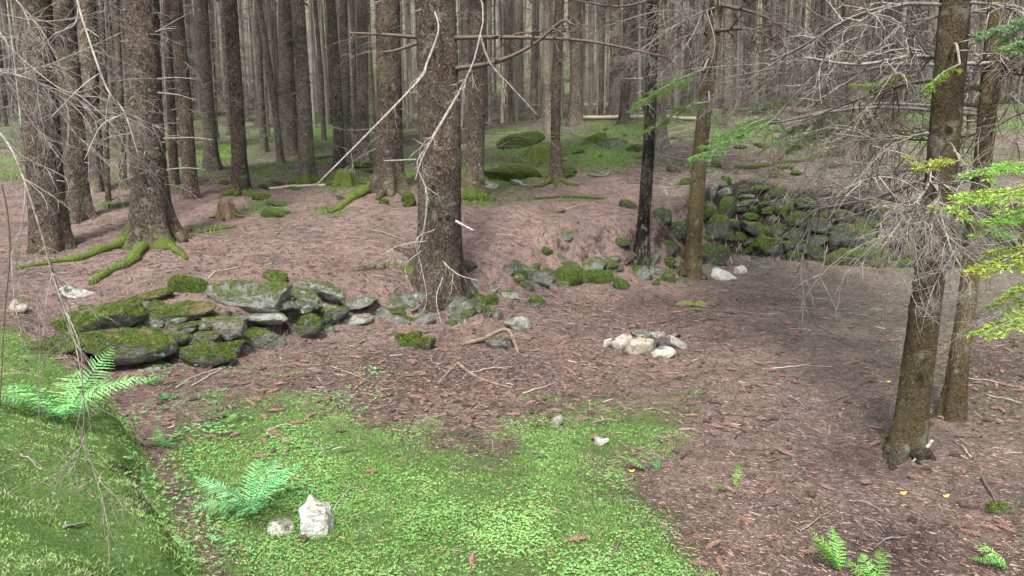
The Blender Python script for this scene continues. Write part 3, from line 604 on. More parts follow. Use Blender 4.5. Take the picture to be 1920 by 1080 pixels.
# ------------------------------------------------------------------ stones
def ico(sub):
    bm = bmesh.new(); bmesh.ops.create_icosphere(bm, subdivisions=sub, radius=1); bm.verts.ensure_lookup_table()
    V = np.array([v.co[:] for v in bm.verts]); F = np.array([[v.index for v in f.verts] for f in bm.faces]); bm.free(); return V/np.linalg.norm(V, axis=1)[:, None], F
ICO = {3: ico(4), 4: ico(5), 2: ico(3)}
def rock_mesh(w_, d_, h_, roll, seed, sub=3, planes=10, sharp=.55, rough=.06):
    g = np.random.default_rng(seed); Dv, F = ICO[sub]; asp = np.array([w_, d_, h_]); asp = asp/asp.max()
    n = g.normal(0, 1, (planes, 3)); n /= np.linalg.norm(n, axis=1)[:, None]
    n = np.vstack([n, [[0, 0, 1], [0, 0, -1], [0, -1, .1]]]); n += g.normal(0, .22, n.shape); n /= np.linalg.norm(n, axis=1)[:, None]
    dist = np.concatenate([g.uniform(.62, .98, planes), g.uniform(.6, .9, 3)])
    c = Dv@n.T; r = np.where(c > .05, dist/np.maximum(c, .05), 9.); k = 44
    R = np.minimum(-np.log(np.exp(-k*np.minimum(r, 2)).sum(1))/k, 1.02)
    P = Dv*R[:, None]
    P = P*(1+rough*1.6*fbm(Dv*2.1+seed*.37, seed % 97, 3)[:, None]+rough*.6*fbm(Dv*7+seed, seed % 89, 2)[:, None])
    sh = g.normal(0, .16, 6); P = P+np.stack([sh[0]*P[:, 2]+sh[1]*P[:, 1], sh[2]*P[:, 0], sh[3]*P[:, 0]], -1); P = P*(1+sh[4]*P[:, :1]*1.3)*(1+sh[5]*P[:, 2:]*1.3)
    P = P*asp; a = math.radians(roll); ca, sa = math.cos(a), math.sin(a)
    P = np.stack([P[:, 0]*ca+P[:, 2]*sa, P[:, 1], -P[:, 0]*sa+P[:, 2]*ca], -1)     # positive roll: right end sinks
    lo, hi = P.min(0), P.max(0); P = (P-(lo+hi)/2)/(hi-lo)*np.array([w_, d_, h_])
    return mesh('stone', P, F)
def stone(name, box, parent=None, roll=0, moss=.3, pale=.2, warm=0.0, mode='wall', dep=None, sub=None, seed=None, label=None, cat='rock', group=None, sink=.12, rough=.07, planes=14, off=.0):
    u0, v0, u1, v1 = box; uc, vc = (u0+u1)/2, (v0+v1)/2; seed = seed if seed is not None else int(u0*7+v0*13)
    b = hit(uc, vc) if mode == 'wall' else hit(uc, v1-.18*(v1-v0))
    dist = math.hypot(b[1], CAMZ-b[2]); W, Hh = (u1-u0)/FPX*dist*1.04, (v1-v0)/FPX*dist*1.06
    d = dep or (min(max(W, Hh)*.55, .5) if mode == 'wall' else min(max(W, Hh)*.65, .7)); Hh = max(Hh-d*.07, Hh*.75)
    if mode == 'wall': c = at(uc, vc, b[1]-d*.14+off)
    else:
        y = b[1]+d*.25; c = at(uc, vc, y); gz = float(H(c[0], c[1])); hh = Hh/2
        c[2] = max(min(c[2], gz+hh*(1-sink)), gz-hh*.2)
    if sub is None: sub = 4 if (u1-u0) > 60 else 3 if (u1-u0) > 14 else 2
    me = rock_mesh(W, d, Hh, roll, seed, sub, planes, rough=rough)
    if parent is not None: o = obj(name, me, ROCK, parent, c-np.array(parent.location))
    else: o = obj(name, me, ROCK, None, c)
    o.color = (moss, pale, warm, 1)
    if label: tag(o, label, cat, group)
    if moss >= .45: fuzz(o, int(min(2200, 150+(u1-u0)*(v1-v0)*.42*moss)), .75-.75*moss)
    return o
def wall(label, loc, rows, cat='stone wall'):
    r = empty('ruined_stone_wall', loc); tag(r, label, cat)
    for row in rows:
        box, roll, moss, pale = row[:4]; pale *= .4 if box[0] > 1220 else .8; stone('stone', box, r, roll, moss, pale, *(row[4:5]))  # back wall stones toned down: the shade there is put into their colour
    return r
back_fill = []
wl = wall('low ruined dry-stone wall of mossy slabs below the terrace with the root-footed spruce', hit(330, 690), [
    ((72, 560, 270, 640), -17, .78, .45), ((142, 612, 327, 684), 3, .48, .2), ((262, 678, 322, 698), 0, .2, .4), ((268, 566, 402, 611), -7, .62, .3), ((240, 540, 322, 574), -6, .7, .1),
    ((322, 514, 390, 568), 0, .85, .1), ((318, 606, 370, 623), -4, .7, .2), ((372, 588, 460, 638), 6, .38, .5, .5), ((314, 640, 342, 665), 15, .05, .2), ((330, 636, 446, 686), -6, .66, .3),
    ((389, 522, 544, 592), 6, .34, .38), ((491, 505, 540, 542), 22, .5, .2), ((530, 538, 602, 572), 10, .3, .3), ((549, 521, 652, 563), 13, .22, .25), ((455, 580, 538, 613), -3, .0, .4),
    ((450, 614, 532, 661), -6, .48, .4), ((528, 584, 608, 647), -28, .55, .2), ((596, 568, 640, 606), 10, .1, .2, .8), ((622, 552, 711, 586), -16, .12, .3), ((640, 588, 700, 613), -4, .1, .5),
    ((606, 610, 629, 632), 0, .5, .4), ((395, 640, 452, 672), -10, .5, .3), ((150, 590, 240, 620), -5, .3, .2), ((480, 560, 560, 590), 0, .1, .0), ((60, 632, 150, 676), -12, .5, .2), ((400, 610, 460, 640), 0, .2, .05), ((520, 560, 600, 590), 3, .05, .05)])
for q in range(34):                                                   # packing stones seen in the joints
    u = rng.uniform(150, 640); k_ = (u-150)/490; v = rng.uniform(575-20*k_, 668-55*k_); ww = rng.uniform(34, 70)
    stone('stone', (u-ww/2, v-ww*.24, u+ww/2, v+ww*.24), wl, rng.uniform(-14, 14), rng.uniform(.1, .55), rng.uniform(0, .15), 0, off=.01, seed=900+q)
for q in range(60):
    u = rng.uniform(1300, 1700); v = rng.uniform(372, 495); ww = rng.uniform(20, 48)
    back_fill.append(((u-ww/2, v-ww*.3, u+ww/2, v+ww*.3), rng.uniform(-14, 14), rng.uniform(.2, .75), 0.0))
wm = wall('tumbled stones packed under the foot of the largest spruce', hit(820, 605), [
    ((738, 546, 802, 590), -5, .32, .3), ((792, 548, 830, 592), 5, .2, .25), ((828, 555, 889, 612), -22, .15, .15), ((738, 590, 771, 619), 0, .2, .25), ((770, 583, 818, 619), 0, .25, .3),
    ((782, 532, 818, 552), 0, .1, .15), ((875, 523, 898, 550), 10, .3, .3), ((700, 575, 742, 600), -8, .15, .2)])
wr = wall('slumped line of mossy blocks between the largest spruce and the black furrowed trunk', hit(1070, 555), [
    ((975, 495, 1030, 545), 17, .25, .2), ((1030, 499, 1092, 554), -8, .85, .2), ((1092, 503, 1150, 546), -4, .88, .2), ((939, 497, 963, 521), 5, .3, .2), ((955, 486, 977, 523), 12, .35, .15), ((1041, 475, 1072, 500), 5, .3, .2),
    ((1086, 481, 1137, 508), -5, .4, .5), ((1147, 518, 1185, 559), -10, .75, .3), ((1183, 496, 1224, 545), 38, .3, .3), ((1212, 498, 1236, 521), 0, .25, .3), ((1236, 503, 1266, 545), -3, .66, .3), ((1215, 469, 1238, 500), 8, .3, .2),
    ((1239, 482, 1267, 505), 12, .66, .2), ((1265, 518, 1289, 538), 0, .3, .3), ((1219, 522, 1238, 545), 0, .55, .1), ((1150, 445, 1184, 464), 8, .6, .2), ((1240, 450, 1270, 482), 14, .45, .15), ((1190, 468, 1214, 492), 20, .2, .2)])
back = [((1305, 456, 1368, 503), 17, .5, .1), ((1271, 333, 1301, 359), 0, .85, .1), ((1327, 335, 1346, 377), 20, .05, .35), ((1342, 351, 1372, 370), -5, .05, .4), ((1351, 330, 1371, 347), 0, 1, .2), ((1381, 346, 1405, 363), -10, .45, .1),
    ((1405, 346, 1440, 363), -8, .8, .2), ((1443, 351, 1477, 374), 15, .8, .1), ((1383, 363, 1418, 374), 0, .25, .4), ((1370, 372, 1420, 388), -10, .25, .35), ((1420, 374, 1456, 388), 0, .8, .2), ((1377, 386, 1405, 398), -4, .2, .35),
    ((1403, 384, 1429, 398), 0, .6, .2), ((1427, 387, 1453, 403), -5, .8, .2), ((1451, 384, 1479, 412), 20, .75, .1), ((1393, 398, 1432, 413), -4, .7, .2), ((1345, 368, 1378, 425), 14, .6, .15), ((1316, 377, 1342, 401), 5, .2, .2),
    ((1313, 399, 1366, 455), 12, .45, .2), ((1392, 413, 1444, 444), 6, .5, .1), ((1444, 418, 1467, 447), 0, .4, .2), ((1414, 442, 1460, 479), 8, .75, .1), ((1393, 440, 1423, 464), 0, .3, .05), ((1471, 427, 1506, 451), -6, .4, .3),
    ((1556, 392, 1602, 425), 0, .45, .2), ((1554, 418, 1634, 462), 0, .5, .25), ((1544, 462, 1660, 509), 3, .55, .05), ((1600, 351, 1646, 366), 0, .6, .1), ((1586, 377, 1623, 394), 8, .85, .2), ((1622, 386, 1662, 403), 3, .85, .2),
    ((1475, 471, 1504, 493), 0, .6, .2), ((1239, 414, 1292, 452), -12, .5, .15), ((1221, 389, 1259, 425), 15, .35, .05), ((1414, 322, 1472, 342), -4, .3, .2), ((1160, 374, 1196, 401), 15, .5, .05), ((1506, 455, 1546, 490), -3, .5, .1), ((1478, 395, 1520, 425), 5, .5, .15), ((1518, 405, 1558, 440), 0, .4, .2),
    ((1465, 447, 1512, 474), 0, .4, .15), ((1510, 440, 1555, 462), 0, .3, .2), ((1490, 370, 1530, 392), 0, .6, .15), ((1535, 365, 1588, 392), -3, .4, .2)]
for r_ in range(5):
    x = 1640+rng.uniform(-10, 10)
    while x < 2040:
        ww = rng.uniform(34, 74); back.append(((x, 383+r_*25+rng.uniform(-3, 3), x+ww, 409+r_*25+rng.uniform(0, 8)), rng.uniform(-8, 8), rng.uniform(.4, .9), rng.uniform(.0, .15))); x += ww+rng.uniform(0, 6)
wb = wall('tall mossy stone-faced bank closing the back of the hollow', hit(1500, 505), back)
for q, (box, roll, moss, pale) in enumerate(back_fill): stone('stone', box, wb, roll, moss, pale, 0, off=.08, seed=1200+q)

for q in range(16):
    u = rng.uniform(735, 895); v = rng.uniform(560, 608); ww = rng.uniform(24, 46); stone('stone', (u-ww/2, v-ww*.3, u+ww/2, v+ww*.3), wm, rng.uniform(-14, 14), rng.uniform(.1, .6), rng.uniform(0, .2), 0, off=.03, seed=1400+q)
for q in range(30):
    u = rng.uniform(965, 1290); v = 530-30*(u-965)/325+rng.uniform(-26, 14); ww = rng.uniform(18, 40); stone('stone', (u-ww/2, v-ww*.32, u+ww/2, v+ww*.32), wr, rng.uniform(-20, 20), rng.uniform(.2, .8), rng.uniform(0, .2), 0, off=.02, seed=1500+q)
R_ = [((108, 532, 175, 564), 8, .12, .75, 0, 'pale flat stone lying above the mossy slab of the low wall'), ((14, 560, 58, 593), -8, .1, .6, .6, 'pinkish-grey stone at the top of the moss bank by the hanging twigs'),
    ((750, 620, 791, 654), -32, 1.0, .1, 0, 'bright green moss-covered stone at the base of the needle slope'), ((775, 631, 817, 661), -30, .75, .3, 0, 'half mossy pointed stone next to the fully moss-covered stone'),
    ((740, 624, 761, 642), 0, 1.0, .1, 0, 'small round mossy stone touching the moss-covered stone'), ((893, 568, 905, 592), 0, .3, .2, 0, 'narrow upright grey stone beside two mossy pebbles on the slump'),
    ((906, 550, 934, 577), -18, .9, .2, 0, 'green mossy stone uphill of the small cluster on the slump'), ((905, 572, 922, 601), 15, .6, .2, 0, 'tilted mossy sliver stone in the small cluster on the slump'),
    ((921, 579, 943, 605), 0, .5, .4, 0, 'pale stone with green patches in the small cluster on the slump'), ((916, 532, 934, 553), 10, .25, .2, 0, 'dark grey stone uphill of the mossy cluster on the slump'),
    ((937, 543, 974, 563), 10, .3, .45, 0, 'flat pale speckled stone in the middle of the slump'), ((946, 588, 997, 623), 5, .18, .4, 0, 'grey-green angular block lying alone on the needles below the slump'),
    ((988, 550, 1022, 581), 12, .6, .35, 0, 'half mossy stone lying below the row of mossy blocks'), ((1015, 463, 1037, 482), 0, .8, .1, 0, 'small mossy stone on the slope above the row of blocks'),
    ((1046, 431, 1074, 453), 15, .3, .15, 0, 'dark lone stone high on the slope above the row of blocks'), ((911, 630, 957, 660), 5, .35, .25, 0, 'dark stone under the bent bare branch'),
    ((1331, 500, 1382, 531), 6, .0, .95, .1, 'large whitish stone at the foot of the back wall'), ((1375, 497, 1400, 518), -8, .0, .85, .4, 'small cream stone next to the large whitish stone'),
    ((1036, 777, 1056, 804), 0, .1, .55, .1, 'small upright grey-green stone at the edge of the green carpet'), ((1115, 819, 1142, 838), 5, .0, .7, 0, 'small pale grey stone on the green carpet'),
    ((1850, 945, 1892, 971), -5, .62, .45, .2, 'half mossy stone sunk in the needles below the nearest trunk'), ((1720, 862, 1742, 876), 0, .4, .3, 0, 'small mossy stone between the roots of the nearest trunk'),
    ((503, 973, 550, 1009), 5, .15, .75, .1, 'low speckled stone touching the fern beside the white pointed stone'), ((932, 246, 1020, 285), -6, .78, .25, 0, 'big mossy boulder with a bare grey top behind the clearing'),
    ((906, 309, 1015, 346), 3, 1.0, .1, 0, 'long moss-covered mound of rock right of the spruce with mossy foot'), ((1090, 248, 1137, 277), -20, .8, .15, 0, 'mossy rock leaning beside the lichen-grey rock on the slope'),
    ((1119, 259, 1173, 281), 8, .5, .4, 0, 'lichen-grey rock with a mossy shoulder on the slope'), ((1100, 319, 1144, 334), -4, .15, .3, 0, 'flat bare grey slab right of the thin dark spruce'), ((1072, 280, 1095, 291), 0, .4, .1, 0, 'little dark rock between the boulder and the lichen-grey rock'),
    ((958, 335, 992, 351), 0, .3, .6, 0, 'pale small rock at the lower edge of the moss-covered mound'), ((906, 339, 935, 356), 0, .2, .7, 0, 'pale rubble stone at the foot of the spruce with mossy foot'),
    ((499, 375, 540, 389), 5, .5, .3, 0, 'flat dark-edged stone in the moss right of the broken stump'), ((490, 391, 532, 412), 0, 1.0, .1, 0, 'round moss cushion stone right of the broken stump'),
    ((753, 357, 780, 394), 0, .8, .05, 0, 'mossy block peeking out behind the largest trunk'), ((1175, 270, 1205, 290), 0, .7, .1, 0, 'mossy stone just left of the black furrowed trunk'), ((1250, 310, 1275, 328), 10, .5, .1, 0, 'dark stone on the slope right of the black furrowed trunk'),
    ((660, 302, 700, 318), 0, .8, .1, 0, 'mossy stone behind the mossy stump'), ((470, 362, 510, 378), 0, .9, .2, 0, 'moss-grown flat stone above the round moss cushion'), ((710, 372, 730, 385), 0, 1., .1, 0, 'tiny moss tuft stone below the sturdy spruce with buttress roots')]
for box, roll, moss, pale, warm, lab in R_:
    stone('rock', box, None, roll, moss, pale, warm, 'ground', label=lab)
for q in range(34):
    a = [(380, 700, 300, 400), (1080, 1300, 228, 330), (1290, 1560, 245, 325), (880, 1090, 255, 330)][q % 4]; u = rng.uniform(a[0], a[1]); v = rng.uniform(a[2], a[3]); ww = rng.uniform(8, 30); hh = ww*rng.uniform(.35, .6)
    stone('rock', (u, v, u+ww, v+hh), None, rng.uniform(-12, 12), rng.uniform(.5, 1.0), rng.uniform(.05, .4), 0, 'ground', sink=.4, label='small mossy stone half sunk in the slope between the trees behind', group='small mossy stones on the slope behind')
# white pointed stone: peak on the left of the middle, shoulders, dark speckled front
def pointed():
    c = hit(585, 1008); s = math.hypot(c[1], CAMZ-c[2])/FPX; W, Hh, Dp = 64*s, 76*s, .15; Dv, F = ICO[4]
    n = np.array([[-1, -.2, -.12], [1, -.1, .02], [.1, -1, .22], [0, 1, .2], [-.5, .1, .85], [.12, .1, 1], [.75, .2, .6], [-.3, -.8, .55], [0, 0, -1], [-.9, -.75, .1], [.7, -.9, .0]], float); n /= np.linalg.norm(n, axis=1)[:, None]
    ds = np.array([.46, .50, .44, .42, .40, .36, .52, .50, .5, .50, .56]); q = Dv@n.T; r = np.where(q > .05, ds/np.maximum(q, .05), 9.); R = -np.log(np.exp(-34*np.minimum(r, 2)).sum(1))/34
    P = Dv*R[:, None]; P[:, 2] += .22*np.exp(-((P[:, 0]+.09)/.15)**2-((P[:, 1]-.02)/.22)**2)*sstep(.12, .34, P[:, 2])          # the peak
    P *= 1+.16*fbm(Dv*2.1, 63, 4)[:, None]+.07*fbm(Dv*8, 61, 3)[:, None]; lo, hi = P.min(0), P.max(0); P = (P-(lo+hi)/2)/(hi-lo)*np.array([W, Dp, Hh])
    o = obj('rock', mesh('rock', P, F), ROCK, None, (c[0], c[1]+.05, c[2]+Hh*.44)); o.color = (-.3, .95, .05, 1)
    tag(o, 'white pointed stone standing upright on the green carpet beside the fern', 'rock')
pointed()

# fire ring
fr = empty('fire_ring', hit(1210, 648)); tag(fr, 'small campfire ring of pale stones with charred bits inside', 'fire ring')
for box, roll, pale, warm in [((1130, 634, 1148, 656), 0, .9, .4), ((1146, 624, 1186, 664), 10, .75, .7), ((1172, 634, 1225, 673), 8, .7, .9), ((1221, 649, 1266, 676), -5, .9, .4), ((1252, 628, 1289, 659), 15, .55, .3), ((1182, 619, 1220, 640), 3, .2, .2), ((1217, 620, 1248, 636), 0, .3, .2), ((1246, 622, 1278, 637), 0, .0, .1)]:
    stone('stone', box, fr, roll, -.4, pale, warm, 'ground', seed=int(box[0]*3))
c0 = np.array(fr.location); mb = MB(); rr = np.linspace(0, .36, 10); Vv = [[0, 0, .02]]
for r_ in rr[1:]:
    for k in range(28):
        a = k/28*6.283; x, y = r_*math.cos(a), r_*.9*math.sin(a); Vv.append([x, y, float(H(c0[0]+x, c0[1]+y))-c0[2]+.03*(1-(r_/.36)**2)+.012*noise3(np.array([x*30, y*30, 0.]))])
Tt = [[0, 1+k, 1+(k+1) % 28] for k in range(28)]; Qq = [[1+j*28+k, 1+(j+1)*28+k, 1+(j+1)*28+(k+1) % 28, 1+j*28+(k+1) % 28] for j in range(8) for k in range(28)]
mb.add(Vv, Tt, Qq); obj('ash_bed', mb.build('ash_bed'), ASH, fr)
for k in range(7):
    m2 = MB(); a = rng.uniform(0, 6.28); p = np.array([rng.normal(0, .1), rng.normal(0, .1), .05]); d = np.array([math.cos(a), math.sin(a), rng.uniform(-.1, .2)])*rng.uniform(.05, .13)
    m2.tube([p-d, p+rng.normal(0, .005, 3), p+d], [.014, .018, .011], 6); obj('charred_stick', m2.build('charred_stick', False), CHAR, fr)

# stumps, logs, loose wood
def stump(box, label, mossy, seed):
    u0, v0, u1, v1 = box; b = hit((u0+u1)/2, v1-2); s = b[1]/FPX; r = (u1-u0)*s*.36; h_ = (v1-v0)*s; e = empty('tree_stump', b); tag(e, label, 'stump')
    zs = np.linspace(-.2, h_, 14); Vt, Q = trunk_geo(r, 60, (0, 0), 28, zs, .7, seed, 5, 0, .12); Vt = Vt.reshape(14, 28, 3); g = np.random.default_rng(seed)
    jag = h_*(.25*g.random(28)); Vt[-1, :, 2] -= jag; Vt[-2, :, 2] -= jag*.6; Vt[-1, :, :2] *= .8
    obj('trunk', mesh('trunk', Vt.reshape(-1, 3), None, Q), MOSSMAT if mossy else WOOD, e)
    mb = MB(); c = np.vstack([Vt[-1], [[0, 0, h_*.55]]]); mb.add(c, [[k, (k+1) % 28, 28] for k in range(28)]); obj('broken_top', mb.build('broken_top', False), WOOD, e)
    for k in range(4):
        a = k*1.57+g.uniform(-.4, .4); P = np.array([[math.cos(a)*q, math.sin(a)*q, float(H(b[0]+math.cos(a)*q, b[1]+math.sin(a)*q))-b[2]+.02+.1*max(0, 1-q/r/2)] for q in np.linspace(r*.6, r*3, 8)]); m2 = MB(); m2.tube(P, np.linspace(r*.4, r*.12, 8), 8); obj('root', m2.build('root'), MOSSMAT, e)
stump((410, 374, 441, 409), 'small broken stump with splintered yellowish wood on the left slope', False, 4)
stump((628, 318, 668, 348), 'low stump wholly covered in moss beside the pale spruce', True, 5)
stump((985, 276, 1034, 308), 'rotten mossy stump with torn roots below the big mossy boulder', True, 6)
def log(pts, rpx, label, mat=LOGMAT, name='fallen_log', stubs=3):
    P = np.array([hit(u, v) for u, v in pts]); S = smooth_path(P, 22); s = S[:, 1]/FPX; r = rpx*s*(1+.06*rng.normal(0, 1, 22)); S[:, 2] = np.maximum(S[:, 2], H(S[:, 0], S[:, 1]))+r*(.6 if mat is LOGMAT else .15)
    e = empty(name, S[0]); tag(e, label, 'log'); mb = MB(); mb.tube(S-S[0], r, 12); obj('trunk', mb.build('trunk'), mat, e, color=(.62, .15, .7, 1))
    for k in range(stubs):
        i = rng.integers(2, 20); m2 = MB(); twigs(m2, S[i]-S[0], rng.normal(0, 1, 3)*[.4, .6, .3]+[0, 0, .9], r[i]*rng.uniform(3, 9), r[i]*.25, 0, rng, .1); obj('branch_stub', m2.build('branch_stub'), TWIG_GREY, e)
log([(1087, 224), (1200, 223), (1310, 226)], 4, 'long pale fallen log on the slope behind the mossy rocks')
log([(1080, 200), (1130, 199), (1172, 198)], 3, 'short grey fallen log uphill of the long pale log')
log([(1635, 206), (1740, 208), (1840, 214)], 5, 'pale fallen trunk on the upper slope behind the near right trees')
log([(1380, 316), (1440, 312), (1520, 300), (1570, 293)], 5, 'dark mossy fallen log above the back wall', ROCK)
log([(203, 390), (225, 388), (248, 384)], 7, 'short moss-covered log just left of the root-footed spruce', ROCK, stubs=1)
log([(505, 356), (560, 352), (610, 350)], 3, 'thin grey log lying before the smooth pale spruce')
log([(590, 299), (640, 291), (668, 287)], 3, 'slim mossy log behind the pale spruce by the stump', ROCK)
log([(1000, 374), (1060, 371), (1130, 373)], 3, 'low mossy log half sunk in needles behind the slump', ROCK, stubs=0)
log([(372, 437), (410, 431), (442, 426)], 3, 'narrow moss-grown log on the terrace below the broken stump', ROCK, stubs=0)
def loose_tube(name, pix, rpx, mat, label, cat, lift=None):
    P = []
    for i, (u, v) in enumerate(pix):
        h = hit(u, v); P.append(h)
    P = np.array(P)
    if lift is not None:
        base = P[0, 1]
        for i, (u, v) in enumerate(pix): P[i] = at(u, v, base+lift[i])
    S = smooth_path(P, 26); r = rpx*S[:, 1]/FPX*np.linspace(1.1, .8, 26); S[:, 2] += r*.5; mb = MB(); mb.tube(S-S[0], r*(1+.1*rng.normal(0, 1, 26)), 9)
    o = obj(name, mb.build(name), mat, None, S[0]); tag(o, label, cat); return o
loose_tube('bent_branch', [(871, 646), (905, 638), (930, 625), (952, 621), (963, 640), (973, 668)], 4.5, BROWNWOOD, 'bent bare branch arching over a dark stone below the slump', 'branch', [0, .1, .18, .2, .0, -.25])
loose_tube('surface_root', [(822, 722), (840, 700), (857, 682)], 3.0, BROWNWOOD, 'short bare root running down from the mossy tuft', 'root')
loose_tube('surface_root', [(857, 682), (880, 700), (910, 716), (960, 730)], 3.2, BROWNWOOD, 'long bare root curving over the needles below the bent branch', 'root')
stone('wood_chunk', (1038, 387, 1060, 402), None, 0, -1, .3, 1, 'ground', label='orange-brown splintered wood chunk on the needle slope', cat='wood', rough=.2).data.materials[0] = WOOD
# ------------------------------------------------------------------ dead boughs near the camera
def bough(label, paths, mat, side=8, sl=.3, lvl=1, seed=1, cat='branch', name='dead_branch'):
    P0, _ = pathpts(paths[0]); e = empty(name, P0[0]); tag(e, label, cat)
    for i, rows in enumerate(paths): part_tube(e, 'twig' if i else 'stem', [(a, b, c, d*.62) for a, b, c, d in rows], mat, 26, 6, side if i == 0 else max(2, side//2), seed+i, sl, lvl)
    return e
bough('bleached forked dead branch hanging in front of the left trunks', [[(138, -60, 2.7, 3), (145, 0, 2.7, 3), (165, 68, 2.65, 3), (200, 165, 2.6, 2.8), (234, 213, 2.6, 2.4), (262, 300, 2.6, 1.2)], [(148, 5, 2.7, 2), (140, 45, 2.68, 1.8), (104, 62, 2.65, 1)], [(186, 138, 2.62, 2), (150, 165, 2.55, 1.8), (94, 222, 2.5, 1)], [(234, 213, 2.6, 2), (190, 236, 2.55, 1.8), (158, 300, 2.5, 1)], [(225, 200, 2.6, 1.6), (205, 180, 2.5, 1.4), (196, 250, 2.5, 1)], [(232, 210, 2.6, 1.6), (300, 240, 2.7, 1)]], TWIG_PALE, 4, .12, 0, 3)
bough('grey arching dead branch crossing the leftmost thick trunk', [[(-40, 20, 3.0, 3), (30, 100, 3, 2.6), (110, 165, 3, 2.2), (150, 180, 3, 2), (215, 240, 3, 1.4), (240, 290, 3, 1)], [(30, 0, 3.0, 2), (80, 60, 3, 2), (130, 160, 3, 1.4), (140, 190, 3, 1)], [(-20, 130, 3, 2.4), (60, 150, 3, 2), (150, 190, 3, 1.4), (175, 220, 3, 1)], [(0, 60, 3, 2), (16, 90, 2.9, 1.6), (17, 155, 2.9, 1)], [(40, 10, 3, 1.8), (55, 50, 2.9, 1.4), (42, 80, 2.9, 1)]], TWIG_GREY, 12, .3, 1, 5)
bough('pale lichen-grey branch drooping over the moss bank at the picture edge', [[(-60, 200, 2.2, 4), (0, 250, 2.2, 4), (35, 310, 2.15, 3.4), (75, 430, 2.1, 2.8), (100, 520, 2.1, 2.4), (140, 640, 2.05, 2), (158, 760, 2.0, 2), (150, 850, 2.0, 1.4)],
      [(10, 265, 2.2, 2), (45, 330, 2.15, 2), (42, 420, 2.1, 1.6), (30, 500, 2.1, 1)], [(75, 430, 2.1, 2), (115, 560, 2.1, 2), (150, 650, 2.0, 1.6), (155, 740, 2.0, 1)], [(100, 520, 2.1, 1.8), (130, 620, 2.1, 1.6), (172, 690, 2.05, 1)], [(70, 560, 2.1, 1.6), (75, 640, 2.1, 1.4), (72, 770, 2.1, 1)],
      [(152, 800, 2.0, 2.2), (175, 880, 2.0, 2), (198, 960, 1.98, 1.4), (206, 1060, 1.96, 1)], [(158, 820, 2.0, 2), (140, 870, 1.98, 1.6), (110, 905, 1.96, 1)], [(40, 240, 2.2, 2), (25, 100, 2.3, 1.6), (10, -20, 2.4, 1.2)], [(20, 470, 2.15, 1.6), (30, 580, 2.1, 1.4), (60, 690, 2.1, 1)]], TWIG_GREY, 12, .22, 1, 9)
bough('tangle of fine grey dead twigs between the two big left trunks', [[(-40, 120, 5.2, 3), (60, 150, 5.3, 2.4), (150, 200, 5.4, 1.8), (250, 215, 5.5, 1)], [(40, 140, 5.3, 2), (120, 110, 5.4, 1.6), (230, 60, 5.5, 1)], [(80, 165, 5.3, 2), (150, 260, 5.4, 1.6), (230, 330, 5.5, 1)], [(0, 130, 5.2, 2), (60, 230, 5.3, 1.6), (140, 330, 5.4, 1)], [(-30, 20, 5.3, 2), (90, 40, 5.4, 1.6), (200, 20, 5.5, 1)]], TWIG_GREY, 26, .45, 2, 61)
bough('single dark brown bare stem hanging at the picture edge', [[(2, 340, 2.0, 2.4), (14, 400, 2.0, 2.6), (18, 480, 2.0, 2.4), (8, 600, 2.0, 2), (0, 760, 2.0, 1.4)]], TWIG_BROWN, 3, .1, 0, 12)
bough('fan of bleached dead twigs in front of the nearest trunk', [[(1754, 340, DN, 4), (1760, 372, 4.4, 4), (1735, 395, 4.1, 3.4), (1690, 410, 4.0, 2.4), (1640, 470, 3.95, 1.2)], [(1750, 385, 4.1, 3), (1690, 395, 4, 2), (1632, 378, 3.9, 1)], [(1745, 390, 4.1, 3), (1700, 440, 4, 2), (1650, 460, 3.9, 1)], [(1755, 390, 4.1, 3), (1740, 450, 4, 2), (1715, 500, 3.9, 1)], [(1760, 390, 4.1, 3.4), (1775, 440, 4, 2.6), (1790, 480, 3.9, 2), (1830, 540, 3.8, 1)], [(1790, 470, 3.95, 2.4), (1760, 520, 3.9, 2), (1740, 560, 3.9, 1)], [(1775, 440, 4, 2), (1840, 500, 3.9, 1.6), (1910, 520, 3.8, 1)], [(1760, 380, 4.2, 3), (1800, 400, 4.1, 2), (1860, 470, 4, 1)]], TWIG_GREY, 30, .30, 2, 15)
bough('grey tangle of fine dead twigs spreading above the back wall', [[(1834, 338, DN2, 4), (1800, 336, 6.4, 4), (1720, 320, 7.0, 3.4), (1640, 330, 7.4, 2.6), (1560, 380, 7.8, 1.6)], [(1740, 325, 6.9, 3), (1660, 280, 7.2, 2), (1560, 260, 7.5, 1.2)], [(1700, 325, 7, 3), (1640, 400, 7.3, 2), (1600, 470, 7.4, 1)], [(1680, 325, 7.1, 3), (1610, 350, 7.4, 2), (1510, 350, 7.6, 1)], [(1780, 350, 6.6, 3), (1850, 420, 6.6, 2), (1920, 450, 6.5, 1)], [(1660, 330, 7.2, 2), (1590, 310, 7.5, 1.6), (1480, 300, 7.8, 1)]], TWIG_GREY, 34, .6, 2, 31)
bough('curtain of drooping dead twigs across the leaning brown trunk', [[(1780, 96, DN, 3), (1700, 92, 6, 3), (1620, 105, 6.8, 3), (1530, 108, 7.2, 2.6), (1440, 130, 7.6, 2), (1340, 150, 8, 1.2)], [(1540, 108, 7.2, 2), (1450, 118, 7.5, 1.6), (1300, 128, 8, 1)], [(1520, 110, 7.3, 2), (1440, 150, 7.6, 1.6), (1360, 200, 7.9, 1)], [(1560, 108, 7.1, 2), (1500, 160, 7.4, 1.6), (1440, 230, 7.7, 1)], [(1590, 108, 7, 2), (1560, 170, 7.3, 1.6), (1530, 260, 7.5, 1)]], TWIG_GREY, 30, .55, 2, 33)
